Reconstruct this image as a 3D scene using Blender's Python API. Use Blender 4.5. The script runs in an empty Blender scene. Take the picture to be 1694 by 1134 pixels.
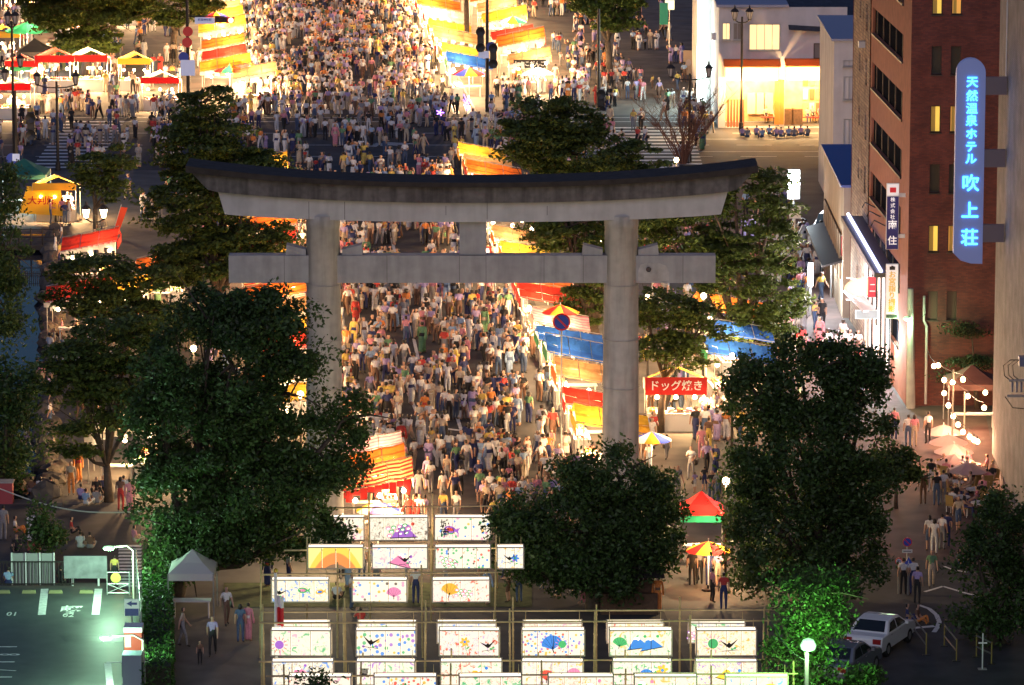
import bpy, bmesh, math, random
import numpy as np
from mathutils import Vector, Matrix
R = random.Random(7)
rad = math.radians
sc = bpy.context.scene
C = sc.collection
# ------------------------------------------------------------------ camera, sky, sun, exposure
F_PX, PITCH, HCAM = 7627.0, math.atan(1385/7627.0), 46.0
cam_d = bpy.data.cameras.new('camera'); cam = bpy.data.objects.new('camera', cam_d); C.objects.link(cam)
cam_d.sensor_width = 36; cam_d.lens = F_PX/1694*36; cam_d.clip_start = 1; cam_d.clip_end = 4000
cam.location = (0, 0, HCAM); cam.rotation_euler = (math.pi/2-PITCH, 0, 0)
sc.camera = cam
w = bpy.data.worlds.new('World'); sc.world = w; w.use_nodes = True
nt = w.node_tree; bgn = nt.nodes['Background']
sky = nt.nodes.new('ShaderNodeTexSky'); sky.sky_type = 'NISHITA'; sky.sun_disc = False
SUN_EL, SUN_ROT = 0.8, 165.0
sky.sun_elevation = rad(SUN_EL); sky.sun_rotation = rad(SUN_ROT); sky.air_density = 1.3; sky.ozone_density = 4.5
nt.links.new(sky.outputs[0], bgn.inputs[0]); bgn.inputs[1].default_value = 0.10
sd = bpy.data.lights.new('afterglow_sun', 'SUN'); sd.energy = 0.17; sd.angle = rad(50); sd.color = (.95, .84, 1.0)
so = bpy.data.objects.new('afterglow_sun', sd); C.objects.link(so); so.location = (0, -40, 120)
so.rotation_euler = (rad(62), 0, rad(-12))
sc.view_settings.view_transform = 'Standard'; sc.view_settings.look = 'None'
sc.view_settings.exposure = 1.8; sc.view_settings.gamma = 1.0
sc.cycles.use_denoising = True
sc.cycles.max_bounces = 5; sc.cycles.diffuse_bounces = 2; sc.cycles.glossy_bounces = 2
sc.cycles.transparent_max_bounces = 4; sc.cycles.sample_clamp_indirect = 3.0
sc.cycles.caustics_reflective = False; sc.cycles.caustics_refractive = False
# ------------------------------------------------------------------ pixel -> place helpers
def ray(px, py):
    u = (px-847)/F_PX; v = (567-py)/F_PX
    return Vector((u, math.cos(PITCH)+v*math.sin(PITCH), -math.sin(PITCH)+v*math.cos(PITCH)))
def G(px, py, z=0.0):                       # where the ray meets height z
    d = ray(px, py); t = (z-HCAM)/d.z
    return Vector((d.x*t, d.y*t, z))
def D(px, py, Y):                           # where the ray meets the upright plane at distance Y
    d = ray(px, py); t = Y/d.y
    return Vector((d.x*t, Y, HCAM+d.z*t))
def ppm(Y, z=0): return F_PX/(Y*math.cos(PITCH)+(HCAM-z)*math.sin(PITCH))
def axis(Y): return -2.7-0.072*(Y-223)      # centre line of the festival road
# ------------------------------------------------------------------ materials
MATS = {}
def nodes(m): m.use_nodes = True; return m.node_tree, m.node_tree.nodes['Principled BSDF']
def M(name, col, rough=.8, noise=None, emit=0, bump=0, metal=0, trans=0, island=0, dirt=None):
    if name in MATS: return MATS[name]
    m = bpy.data.materials.new(name); MATS[name] = m; t, b = nodes(m)
    b.inputs['Roughness'].default_value = rough; b.inputs['Metallic'].default_value = metal
    c = (*col, 1); b.inputs['Base Color'].default_value = c
    out = None
    if noise or bump or dirt:
        tc = t.nodes.new('ShaderNodeTexCoord')
        nz = t.nodes.new('ShaderNodeTexNoise'); nz.inputs['Scale'].default_value = (noise or (3, .3))[0]; nz.inputs['Detail'].default_value = 6
        t.links.new(tc.outputs['Object'], nz.inputs['Vector'])
        if noise:
            mr = t.nodes.new('ShaderNodeMapRange'); mr.inputs[1].default_value = .3; mr.inputs[2].default_value = .7
            mr.inputs[3].default_value = 1-noise[1]; mr.inputs[4].default_value = 1+noise[1]
            t.links.new(nz.outputs[0], mr.inputs[0])
            mx = t.nodes.new('ShaderNodeMix'); mx.data_type = 'RGBA'; mx.blend_type = 'MULTIPLY'; mx.inputs[0].default_value = 1
            mx.inputs[6].default_value = c; t.links.new(mr.outputs[0], mx.inputs[7]); out = mx.outputs[2]
        if dirt:                            # rain streaks: noise stretched along z
            mp = t.nodes.new('ShaderNodeMapping'); mp.inputs['Scale'].default_value = (dirt[0], dirt[0], dirt[0]*.12)
            t.links.new(tc.outputs['Object'], mp.inputs[0])
            n2 = t.nodes.new('ShaderNodeTexNoise'); n2.inputs['Scale'].default_value = 1; n2.inputs['Detail'].default_value = 5
            t.links.new(mp.outputs[0], n2.inputs['Vector'])
            cr = t.nodes.new('ShaderNodeMapRange'); cr.inputs[1].default_value = .42; cr.inputs[2].default_value = .72
            cr.inputs[3].default_value = 1; cr.inputs[4].default_value = 1-dirt[1]; t.links.new(n2.outputs[0], cr.inputs[0])
            m2 = t.nodes.new('ShaderNodeMix'); m2.data_type = 'RGBA'; m2.blend_type = 'MULTIPLY'; m2.inputs[0].default_value = 1
            if out: t.links.new(out, m2.inputs[6])
            else: m2.inputs[6].default_value = c
            t.links.new(cr.outputs[0], m2.inputs[7]); out = m2.outputs[2]
        if bump:
            bp = t.nodes.new('ShaderNodeBump'); bp.inputs['Strength'].default_value = bump; bp.inputs['Distance'].default_value = .05
            t.links.new(nz.outputs[0], bp.inputs['Height']); t.links.new(bp.outputs[0], b.inputs['Normal'])
    if island:
        g = t.nodes.new('ShaderNodeNewGeometry'); mr = t.nodes.new('ShaderNodeMapRange')
        mr.inputs[3].default_value = 1-island; mr.inputs[4].default_value = 1+island
        t.links.new(g.outputs['Random Per Island'], mr.inputs[0])
        mx = t.nodes.new('ShaderNodeMix'); mx.data_type = 'RGBA'; mx.blend_type = 'MULTIPLY'; mx.inputs[0].default_value = 1
        if out: t.links.new(out, mx.inputs[6])
        else: mx.inputs[6].default_value = c
        t.links.new(mr.outputs[0], mx.inputs[7]); out = mx.outputs[2]
    if out: t.links.new(out, b.inputs['Base Color'])
    if emit:
        b.inputs['Emission Color'].default_value = c; b.inputs['Emission Strength'].default_value = emit*.36
        m.cycles.emission_sampling = 'NONE' if emit > 6 else 'AUTO'
    if trans: translucent(m, out, c, trans)
    return m
def translucent(m, out, c, f):
    t = m.node_tree; b = t.nodes['Principled BSDF']; tr = t.nodes.new('ShaderNodeBsdfTranslucent'); ms = t.nodes.new('ShaderNodeMixShader')
    ms.inputs[0].default_value = f; o = t.nodes['Material Output']
    if out: t.links.new(out, tr.inputs[0])
    else: tr.inputs[0].default_value = c
    t.links.new(b.outputs[0], ms.inputs[1]); t.links.new(tr.outputs[0], ms.inputs[2]); t.links.new(ms.outputs[0], o.inputs[0])
def band_mat(name, cols, width, ax=1, trans=.35, rough=.7):
    """stripes of cloth colour along one object axis"""
    if name in MATS: return MATS[name]
    m = bpy.data.materials.new(name); MATS[name] = m; t, b = nodes(m); b.inputs['Roughness'].default_value = rough
    tc = t.nodes.new('ShaderNodeTexCoord'); sp = t.nodes.new('ShaderNodeSeparateXYZ'); t.links.new(tc.outputs['Object'], sp.inputs[0])
    mu = t.nodes.new('ShaderNodeMath'); mu.operation = 'MULTIPLY'; mu.inputs[1].default_value = 1/(width*len(cols)); t.links.new(sp.outputs[ax], mu.inputs[0])
    fr = t.nodes.new('ShaderNodeMath'); fr.operation = 'FRACT'; t.links.new(mu.outputs[0], fr.inputs[0])
    cr = t.nodes.new('ShaderNodeValToRGB'); cr.color_ramp.interpolation = 'CONSTANT'; t.links.new(fr.outputs[0], cr.inputs[0])
    e = cr.color_ramp.elements
    while len(e) < len(cols): e.new(1)
    for i, c in enumerate(cols): e[i].position = i/len(cols); e[i].color = (*c, 1)
    nz = t.nodes.new('ShaderNodeTexNoise'); nz.inputs['Scale'].default_value = 2.3; nz.inputs['Detail'].default_value = 5; nz.inputs['Distortion'].default_value = .8; t.links.new(tc.outputs['Object'], nz.inputs['Vector'])
    mr = t.nodes.new('ShaderNodeMapRange'); mr.inputs[1].default_value = .3; mr.inputs[2].default_value = .7; mr.inputs[3].default_value = .6; mr.inputs[4].default_value = 1.1; t.links.new(nz.outputs[0], mr.inputs[0])
    mx = t.nodes.new('ShaderNodeMix'); mx.data_type = 'RGBA'; mx.blend_type = 'MULTIPLY'; mx.inputs[0].default_value = 1; t.links.new(cr.outputs[0], mx.inputs[6]); t.links.new(mr.outputs[0], mx.inputs[7])
    bp = t.nodes.new('ShaderNodeBump'); bp.inputs['Strength'].default_value = .5; bp.inputs['Distance'].default_value = .15; t.links.new(nz.outputs[0], bp.inputs['Height']); t.links.new(bp.outputs[0], b.inputs['Normal'])
    t.links.new(mx.outputs[2], b.inputs['Base Color'])
    if trans: translucent(m, mx.outputs[2], None, trans)
    return m
# ------------------------------------------------------------------ mesh builder
class MB:
    def __init__(s): s.v = []; s.f = []; s.m = []
    def add(s, vs, fs, mi=0, mat4=None):
        o = len(s.v)
        s.v += [tuple(mat4 @ Vector(p)) if mat4 else tuple(p) for p in vs]
        s.f += [tuple(o+i for i in f) for f in fs]; s.m += [mi]*len(fs); return s
    def box(s, c, d, rz=0, mi=0, rx=0, ry=0, taper=1.0):
        x, y, z = d[0]/2, d[1]/2, d[2]/2; k = taper
        vs = [(-x,-y,-z),(x,-y,-z),(x,y,-z),(-x,y,-z),(-x*k,-y*k,z),(x*k,-y*k,z),(x*k,y*k,z),(-x*k,y*k,z)]
        mt = Matrix.Translation(c) @ Matrix.Rotation(rz,4,'Z') @ Matrix.Rotation(ry,4,'Y') @ Matrix.Rotation(rx,4,'X')
        return s.add(vs, [(0,3,2,1),(4,5,6,7),(0,1,5,4),(1,2,6,5),(2,3,7,6),(3,0,4,7)], mi, mt)
    def tube(s, pts, r, n=8, mi=0, cap=True):
        pts = [Vector(p) for p in pts]; rs = r if isinstance(r, (list, tuple)) else [r]*len(pts)
        vs = []; fs = []
        for i, p in enumerate(pts):
            d = (pts[min(i+1, len(pts)-1)]-pts[max(i-1, 0)]).normalized()
            a = d.cross(Vector((0,0,1)) if abs(d.z) < .9 else Vector((1,0,0))).normalized(); b = d.cross(a)
            for k in range(n):
                an = 2*math.pi*k/n; vs.append(p+(a*math.cos(an)+b*math.sin(an))*rs[i])
        for i in range(len(pts)-1):
            for k in range(n):
                fs.append((i*n+k, i*n+(k+1) % n, (i+1)*n+(k+1) % n, (i+1)*n+k))
        if cap: fs += [tuple(range(n))[::-1], tuple((len(pts)-1)*n+k for k in range(n))]
        return s.add(vs, fs, mi)
    def lathe(s, prof, n=16, c=(0,0,0), mi=0, sx=1, sy=1, mifn=None):
        vs = []; fs = []; k = len(prof)
        for i in range(n):
            an = 2*math.pi*i/n
            vs += [(c[0]+r*math.cos(an)*sx, c[1]+r*math.sin(an)*sy, c[2]+z) for r, z in prof]
        for i in range(n):
            for j in range(k-1):
                f = (i*k+j, ((i+1) % n)*k+j, ((i+1) % n)*k+j+1, i*k+j+1)
                s.add([], [], 0); fs.append(f)
        o = len(s.v); s.v += vs
        for q, f in enumerate(fs):
            s.f.append(tuple(o+i for i in f)); s.m.append(mifn(q//(k-1)) if mifn else mi)
        return s
    def quad(s, a, b, c, d, mi=0): return s.add([a,b,c,d], [(0,1,2,3)], mi)
    def slab(s, pts, th, mi=0):             # polygon (upper side) given thickness downwards
        n = len(pts); lo = [(p[0],p[1],p[2]-th) for p in pts]
        return s.add(list(pts)+lo, [tuple(range(n)), tuple(range(2*n-1, n-1, -1))]+[(i, i+n, (i+1) % n+n, (i+1) % n) for i in range(n)], mi)
    def mesh(s, name, mats, smooth=False):
        me = bpy.data.meshes.new(name); me.from_pydata(s.v, [], s.f)
        for m in (mats if isinstance(mats, (list, tuple)) else [mats]): me.materials.append(m)
        me.polygons.foreach_set('material_index', s.m)
        if smooth: me.polygons.foreach_set('use_smooth', [True]*len(s.f))
        me.update(); return me
    def build(s, name, mats, parent=None, loc=None, rz=0, smooth=False):
        return obj(name, s.mesh(name, mats, smooth), parent, loc, rz)
def obj(name, data, parent=None, loc=None, rz=0):
    o = bpy.data.objects.new(name, data); C.objects.link(o); o.parent = parent
    if loc is not None: o.location = loc
    if rz: o.rotation_euler.z = rz
    return o
def tag(o, label, cat, group=None):
    o['label'] = label; o['category'] = cat
    if group: o['group'] = group
    return o
def thing(name, label, cat, loc=(0,0,0), rz=0, group=None):
    o = obj(name, None, None, loc, rz); o.empty_display_size = .3; return tag(o, label, cat, group)
def struct(o): o['kind'] = 'structure'; return o
def copy_tree(o, parent=None):
    c = o.copy(); C.objects.link(c); c.parent = parent
    for ch in o.children: copy_tree(ch, c)
    return c
def lamp(parent, loc, W, col=(1,.56,.20), r=.12):
    l = bpy.data.lights.new('bulb_light', 'POINT'); l.energy = W*1.15; l.color = col; l.shadow_soft_size = r
    return obj('bulb_light', l, parent, loc)
TXT = {}
def text_mesh(s, size, mat, ext=.012, vert=False, line=1.0):
    k = (s, size, mat.name, vert)
    if k in TXT: return TXT[k]
    cu = bpy.data.curves.new('lettering', 'FONT'); cu.body = '\n'.join(s) if vert else s; cu.size = size; cu.extrude = ext
    cu.align_x = 'CENTER'; cu.align_y = 'CENTER'; cu.space_line = line; cu.resolution_u = 2; cu.offset = size*.012
    t = bpy.data.objects.new('lettering', cu); C.objects.link(t)
    dg = bpy.context.evaluated_depsgraph_get(); me = bpy.data.meshes.new_from_object(t.evaluated_get(dg)); me.name = 'lettering'
    bpy.data.objects.remove(t); me.materials.clear(); me.materials.append(mat); TXT[k] = me
    return me
def text(s, size, mat, parent, loc, rz=0, vert=False, line=1.0, ext=.012):
    o = obj('lettering', text_mesh(s, size, mat, ext, vert, line), parent, loc); o.rotation_euler = (math.pi/2, 0, rz); return o
# common materials
concrete = M('weathered concrete', (.39,.385,.385), .9, (2.3,.10), bump=.12, dirt=(2.2,.25))
asphalt = M('asphalt', (.05,.05,.055), .85, (.7,.35), dirt=(.5,.3))
paving = M('paving', (.12,.11,.10), .85, (.6,.3), dirt=(.4,.3))
white_paint = M('white road paint', (.72,.72,.7), .7, (5,.18))
steel = M('galvanised steel', (.42,.43,.43), .45, metal=.6)
dark_metal = M('dark bronze metal', (.035,.03,.028), .5, metal=.4)
black = M('black paint', (.02,.02,.022), .5)
white = M('white paint', (.75,.75,.75), .6)
bamboo = M('bamboo', (.36,.27,.13), .55, (4,.25))
red = M('red paint', (.55,.03,.025), .5); blue = M('blue paint', (.03,.07,.42), .5); yellow = M('yellow cloth', (.8,.5,.04), .7)
wood = M('dark wood', (.10,.055,.03), .7, (6,.3)); glass_dark = M('dark window glass', (.012,.014,.02), .35); glass_dark.node_tree.nodes['Principled BSDF'].inputs['Specular IOR Level'].default_value = 0
bulb_m = M('warm bulb', (1,.72,.4), .5, emit=25); white_lit = M('white lit sign', (.9,1,1), .5, emit=2.2)
cloth_white = M('white cloth', (.75,.74,.72), .8, trans=.3)
# ================================================================== THE SETTING
def sheet(name, pts, z, mat):
    mb = MB(); mb.add([(x, y, z) for x, y in pts], [tuple(range(len(pts)))]); return struct(mb.build(name, mat))
def xy(*pp): return [tuple(G(*p)[:2]) for p in pp]
def piece(name, mat, parent, pts, z):      # painted marking as its own child
    mb = MB(); mb.add([(x, y, z) for x, y in pts], [tuple(range(len(pts)))]); return mb.build(name, mat, parent)
sheet('ground', [(-3000,-500),(3000,-500),(3000,5000),(-3000,5000)], 0, paving)
main_road = sheet('main_road', [(axis(150)-6.5,150),(axis(150)+6.5,150),(axis(325)+7.5,325),(axis(325)-7.5,325)], .004, asphalt)
far_road = sheet('main_road', [(axis(349)-9,349),(axis(349)+9,349),(axis(900)+9,900),(axis(900)-9,900)], .004, asphalt)
cross = sheet('cross_street', [(-300,321),(300,321),(300,351),(-300,351)], .008, asphalt)
side_street = sheet('side_street', [(9.5,140),(23.3,140),(23.3,216),(24.5,234.9),(20.3,234.9),(19,262),(18.8,322),(10.5,322),(12.5,205)], .012, M('reddish side street paving', (.13,.078,.068), .8, (.8,.3), dirt=(.6,.25)))
lower_lane = sheet('service_lane', [(9,140),(24,140),(24,196),(19,199),(15.5,200),(13.5,197),(12,190),(11,170)], .016, asphalt)
# pale kerb stones along both sides of the road
for s in (-1, 1):
    mb = MB()
    for y0, y1, hw in ((205,320,6.6),(352,440,9.1)):
        mb.slab([(axis(y0)+s*hw,y0,.12),(axis(y0)+s*(hw+.18),y0,.12),(axis(y1)+s*(hw+.18),y1,.12),(axis(y1)+s*hw,y1,.12)][::s], .12)
    struct(mb.build('kerb', concrete))
# markings
def strip(parent, a, b, wd, z, name='lane_line'):
    a = Vector(a).to_2d(); b = Vector(b).to_2d(); d = (b-a).normalized(); n = Vector((-d.y, d.x))*wd/2
    return piece(name, white_paint, parent, [tuple(a-n), tuple(b-n), tuple(b+n), tuple(a+n)], z)
def pp(px, py): return G(px, py)
strip(main_road, pp(675,650), pp(722,757), .18, .009); strip(main_road, pp(745,655), pp(775,750), .18, .009)
strip(main_road, pp(690,640), pp(742,655), .18, .010)
for k in range(5): strip(main_road, pp(697+9*k*.85, 705+14*k), pp(764+3*k, 713+12*k), .3, .011, 'hatch_stripe')
strip(far_road, pp(643,75), pp(672,150), .18, .009)
strip(main_road, (axis(250),240), (axis(300),300), .18, .009)
for k in range(18):                         # zebra crossing at the far side of the cross street
    x = -20.5+k*1.0
    piece('crosswalk_stripe', white_paint, cross, [(x,351.6),(x+.5,351.6),(x+.2,357.4),(x-.3,357.4)], .013)
for y in (349.3, 347.0): strip(cross, (-60,y), (60,y), .16, .013)
for y in (340.5, 334, 328):
    for k in range(22): strip(cross, (-48+k*4.6, y), (-45.4+k*4.6, y), .14, .013, 'lane_dash')
for y in (330.5, 337.2): strip(cross, (6,y), (70,y), .14, .0135)
for k in range(6): strip(cross, (-13+k*.75, 333.8+k*.3), (-10.6+k*.75, 333+k*.3), .28, .0145, 'hatch_stripe')
for k in range(15):                         # zebra at the pond side, bars run across
    y = 322.5+k*1.75; strip(cross, (-33.9,y), (-29.4,y), .62, .014, 'crosswalk_stripe')
for k in range(13):
    y = 322.5+k*1.75; strip(cross, (4.5,y), (13.5,y), .62, .014, 'crosswalk_stripe')
# lane markings in the service lane
def poly_line(parent, pts, wd, z):
    for a, b in zip(pts[:-1], pts[1:]): strip(parent, a, b, wd, z)
poly_line(lower_lane, [pp(1530,980), pp(1560,971), pp(1600,983), pp(1650,994)], .16, .021)
arc = [pp(1520,1002), pp(1537,1008), pp(1549,1018), pp(1554,1030), pp(1550,1040), pp(1545,1047)]
poly_line(lower_lane, arc, .2, .022); strip(lower_lane, pp(1490,1042), pp(1546,1037), .3, .024)
poly_line(lower_lane, [pp(1562,938), pp(1575,943), pp(1600,948)], .12, .021)
# lawn patches, park
lawn = M('trampled lawn', (.055,.075,.025), .95, (2.5,.5))
sheet('lawn', xy((370,1005),(880,1005),(880,965),(370,965)), .02, lawn)
sheet('lawn', xy((60,115),(230,112),(250,95),(80,90)), .02, lawn)
# pond with stone banks
water = M('still pond water', (.012,.016,.03), .06)
t, b = nodes(water); wv = t.nodes.new('ShaderNodeTexNoise'); wv.inputs['Scale'].default_value = 1.6; bp = t.nodes.new('ShaderNodeBump'); bp.inputs['Strength'].default_value = .04
t.links.new(wv.outputs[0], bp.inputs['Height']); t.links.new(bp.outputs[0], b.inputs['Normal'])
sheet('pond_water', [(-40,212),(-21.9,212),(-22.4,222),(-29.4,292),(-48,292)], .03, water)
bank = struct(MB().slab([(-21.6,210.5,.16),(-21.0,210.5,.16),(-28.4,293,.16),(-29.0,293,.16)], .16).build('pond_bank', M('bank stone', (.11,.10,.09), .9, (2,.3))))
rock_meshes = []
for k in range(4):
    bm = bmesh.new(); bmesh.ops.create_icosphere(bm, subdivisions=2, radius=.5)
    for v in bm.verts: v.co *= .8+.4*R.random(); v.co.z *= .75
    me = bpy.data.meshes.new('rock'); bm.to_mesh(me); bm.free(); me.materials.append(M('pond rock', (.10,.085,.07), .9, (3,.4), bump=.4)); rock_meshes.append(me)
for k in range(46):
    y = 212+k*1.75+R.uniform(-.3,.3); x = -21.75-(y-211)*.0915
    r = obj('rock', R.choice(rock_meshes), bank, (x+R.uniform(-.35,.1), y, .25)); r.scale = (R.uniform(.9,1.5),)*2+(R.uniform(.9,1.9),); r.rotation_euler.z = R.random()*6
for px, py in ((85,775),(92,790),(100,770),(40,792),(25,798)):
    p = G(px,py+12); r = obj('rock', R.choice(rock_meshes), bank, p+Vector((0,0,.2))); r.scale = (1.5,1.2,1.1); r.rotation_euler.z = R.random()*6
# small arched bridge rails over the pond
def rail_fence(name, label, a, b, h, n, mat, cat='fence'):
    a, b = Vector(a), Vector(b); t = thing(name, label, cat, a); d = b-a
    for z in (h, h*.5): MB().tube([(0,0,z), tuple(d+Vector((0,0,z)))], .035, 6).build('rail', mat, t)
    pm = MB().tube([(0,0,0),(0,0,h+.08)], .05, 6).mesh('post', mat)
    for i in range(n+1): obj('post', pm, t, d*i/n)
    return t
deck = tag(MB().slab([(-33,284.5,.5),(-28.5,284.5,.5),(-28.5,288.5,.5),(-33,288.5,.5)], .3).build('pond_bridge', M('bridge planks', (.09,.07,.05), .8, (3,.3))), 'low wooden bridge deck crossing the pond by the yellow tent', 'bridge')
rail_fence('bridge_railing', 'dark railing along the low pond bridge', (-33,284.6,.5), (-28.6,284.6,.5), 1.0, 6, dark_metal)
for k, (py, lab) in enumerate(((462,'low picket barrier across the pond, nearer the bridge'), (704,'low picket barrier across the pond, beside the weeping tree'))):
    a, b = G(36 if k == 0 else 45, py), G(84 if k == 0 else 88, py); t = thing('pond_barrier', lab, 'barrier', a, group='pond barriers')
    d = b-a; MB().tube([(0,0,.35), tuple(d+Vector((0,0,.35)))], .02, 5).build('rail', dark_metal, t)
    pm = MB().box((0,0,.25), (.04,.04,.5)).mesh('picket', dark_metal)
    for i in range(16): obj('picket', pm, t, d*i/15)
# car park
lot_m = M('car park asphalt', (.065,.07,.068), .55, (1.2,.2))
lot = sheet('car_park', xy((-80,972),(222,975),(232,1160),(-80,1160)), .012, lot_m)
plaza = sheet('forecourt', xy((-80,965),(235,965),(232,835),(-80,835)), .008, asphalt)
for px in (74,163): strip(lot, pp(px,975), pp(px-5,1018), .33, .018, 'bay_line')
for py in (1071,1096,1121): strip(lot, pp(-60,py), pp(28-(py-1071)*.16,py), .14, .018, 'bay_line')
strip(lot, pp(176,1097), pp(210,1096), .16, .018, 'bay_line'); strip(lot, pp(178,1098), pp(185,1160), .28, .019, 'bay_line')
for k in range(13): strip(plaza, pp(196,904+k*5.5), pp(234,904+k*5.5), .38, .014, 'crosswalk_stripe')
for px in (5,48,92,143):
    MB().box((0,0,.07), (.62,.16,.14), taper=.85).build('wheel_stop', M('yellow concrete stop', (.30,.29,.14), .8), lot, G(px,982))
for s, px, py, sz in (('軽',117,1012,.9),('02',113,1019,.45),('01',20,1017,.45),('8',18,1084,.6),('7',12,1110,.6)):
    o = obj('bay_number', text_mesh(s, sz, white_paint, 0.0), lot, G(px,py)+Vector((0,0,.02))); o.scale = (1.1,2.0,1)
    if s in '87': o.rotation_euler.z = math.pi/2
for k, pts_ in enumerate((((118,1029),(132,1027),(134,1030),(120,1032)),((142,1025),(186,1019),(187,1021),(150,1027)),((146,1033),(165,1029),(168,1031),(155,1035)),((97,1052),(215,1051),(215,1063),(108,1063)))):
    piece('damp_patch', M('damp asphalt', (.035,.038,.04), .5, (2,.3)), lot, [tuple(G(*p)[:2]) for p in pts_], .0165+.0002*k)
# hedge and chain fence beside the car park
def leaf_cloud(name, boxes, n, size, mat, parent=None):
    V = np.zeros((n*4,3), np.float32); rs = np.random.RandomState(3)
    k = 0
    for (p, hs), cnt in boxes:
        c = np.array(p)+(rs.rand(cnt,3)*2-1)*np.array(hs)
        V[k*4:(k+cnt)*4] = leaf_quads(c, rs, size).reshape(-1,3); k += cnt
    return mesh_quads(name, V[:k*4], mat, parent)
def leaf_quads(c, rs, size, up=.5):
    n = len(c); nr = rs.normal(size=(n,3)); nr[:,2] = np.abs(nr[:,2])*.6+up; nr /= np.linalg.norm(nr,axis=1,keepdims=True)
    a = np.cross(nr, rs.normal(size=(n,3))); a /= np.linalg.norm(a,axis=1,keepdims=True)+1e-6; b = np.cross(nr,a)
    L = (size*(.65+.7*rs.rand(n)))[:,None]
    return np.stack([c-a*L, c-b*L*.5, c+a*L, c+b*L*.5], 1)
def mesh_quads(name, V, mat, parent=None):
    nq = len(V)//4; me = bpy.data.meshes.new(name); me.vertices.add(nq*4); me.vertices.foreach_set('co', V.astype(np.float32).ravel())
    me.loops.add(nq*4); me.loops.foreach_set('vertex_index', np.arange(nq*4, dtype=np.int32))
    me.polygons.add(nq); me.polygons.foreach_set('loop_start', np.arange(0,nq*4,4,dtype=np.int32))
    me.update(calc_edges=True); me.materials.append(mat); me.validate()
    return obj(name, me, parent)
leaf_dark = M('camphor leaves', (.05,.095,.022), .55, island=.55, trans=.3)
leaf_mid = M('maple leaves', (.085,.125,.026), .55, island=.5, trans=.35)
leaf_hedge = M('hedge leaves', (.045,.08,.018), .6, island=.5, trans=.3)
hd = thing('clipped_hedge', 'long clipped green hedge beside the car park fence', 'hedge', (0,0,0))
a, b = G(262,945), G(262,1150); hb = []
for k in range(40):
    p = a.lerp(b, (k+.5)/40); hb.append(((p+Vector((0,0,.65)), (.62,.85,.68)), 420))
leaf_cloud('foliage', hb, 40*420, .085, M('lamp-tinted hedge leaves', (.04,.12,.015), .6, island=.5, trans=.3), hd)  # vivid green of the lamp light is put into the leaf colour
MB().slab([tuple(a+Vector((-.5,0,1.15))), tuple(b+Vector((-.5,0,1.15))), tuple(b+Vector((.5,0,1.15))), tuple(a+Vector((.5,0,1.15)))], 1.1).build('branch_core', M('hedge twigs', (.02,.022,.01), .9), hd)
cf = thing('mesh_fence', 'tall steel mesh fence between the car park and the hedge', 'fence', G(226,965))
d = G(240,1150)-G(226,965)
pm = MB().tube([(0,0,0),(0,0,1.5)], .035, 6).mesh('post', steel)
for i in range(11): obj('post', pm, cf, d*i/10)
wm = MB().tube([(0,0,0), tuple(d)], .012, 4).mesh('wire', steel)
for i in range(7): obj('wire', wm, cf, (0,0,.15+i*.22))
# ------------------------------------------------------------------ TORII
TY = 202.6; s = ppm(TY)
tor = thing('torii_gate', 'giant weathered grey concrete torii gate spanning the festival road', 'gate', (G(782,900).x, TY, 0))
tx = tor.location.x
def tz(py): return D(847,py,TY).z
zc = tz(362); colm = M('pillar concrete', (.41,.405,.405), .9, (2.6,.10), bump=.1, dirt=(2.4,.42))
for px in (536,1027):
    x = (px-847)/s-tx*0
    xx = D(px,600,TY).x-tx
    mb = MB(); mb.lathe([(.98,0),(.98,.5),(.84,.52),(.83,4),(.79,9),(.74,zc-.35),(.76,zc-.34),(.76,zc+.2)], 32)
    mb.build('pillar', colm, tor, (xx,0,0), smooth=False)
for o in tor.children:
    for p in o.data.polygons: p.use_smooth = abs(p.normal.z) < .3
def curved_beam(name, x0, x1, zb0, zt0, rise, dep, mat, parent, cut=0, n=28, tiltends=0):
    """long beam whose ends lift; ends cut slanting"""
    mb = MB(); vs = []
    for i in range(n+1):
        u = -1+2*i/n; lift = rise*abs(u)**2.3
        xb = (x0+x1)/2+(x1-x0)/2*u; kx = cut*max(0,(abs(u)-.9)/.1)*(1 if u > 0 else -1)
        vs += [(xb-kx,-dep/2,zb0+lift), (xb,-dep/2,zt0+lift*1.12), (xb,dep/2,zt0+lift*1.12), (xb-kx,dep/2,zb0+lift)]
    fs = []
    for i in range(n):
        for k in range(4): fs.append((i*4+k, (i+1)*4+k, (i+1)*4+(k+1) % 4, i*4+(k+1) % 4))
    fs += [(0,1,2,3), tuple(n*4+k for k in (3,2,1,0))]
    mb.add(vs, [f[::-1] for f in fs]); return mb.build(name, mat, parent)
X = lambda px: D(px,330,TY).x-tx
kas = M('stained lintel concrete', (.15,.135,.125), .9, (3.5,.25), bump=.2, dirt=(2.6,.6))
curved_beam('lower_lintel', X(362), X(1203), tz(364), tz(327), .35, 1.35, M('pale lintel concrete', (.52,.51,.49), .9, (2,.08), dirt=(2.0,.18)), tor, cut=.3)
curved_beam('upper_lintel', X(318), X(1245), tz(331)+.0, tz(304), .60, 1.9, kas, tor, cut=.75)
curved_beam('lintel_capping', X(311), X(1251), tz(304)+.002, tz(304)+.22, .672, 2.5, M('slate capping', (.045,.036,.03), 1.0, (3,.3)), tor)
curved_beam('tie_beam', X(378), X(1184), tz(466), tz(421), 0, .8, concrete, tor)
MB().box(((X(760)+X(804))/2,0,(tz(421)+tz(364))/2+.02), ((X(804)-X(760)),.7,tz(364)-tz(421)-.02)).build('centre_strut', concrete, tor)
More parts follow.
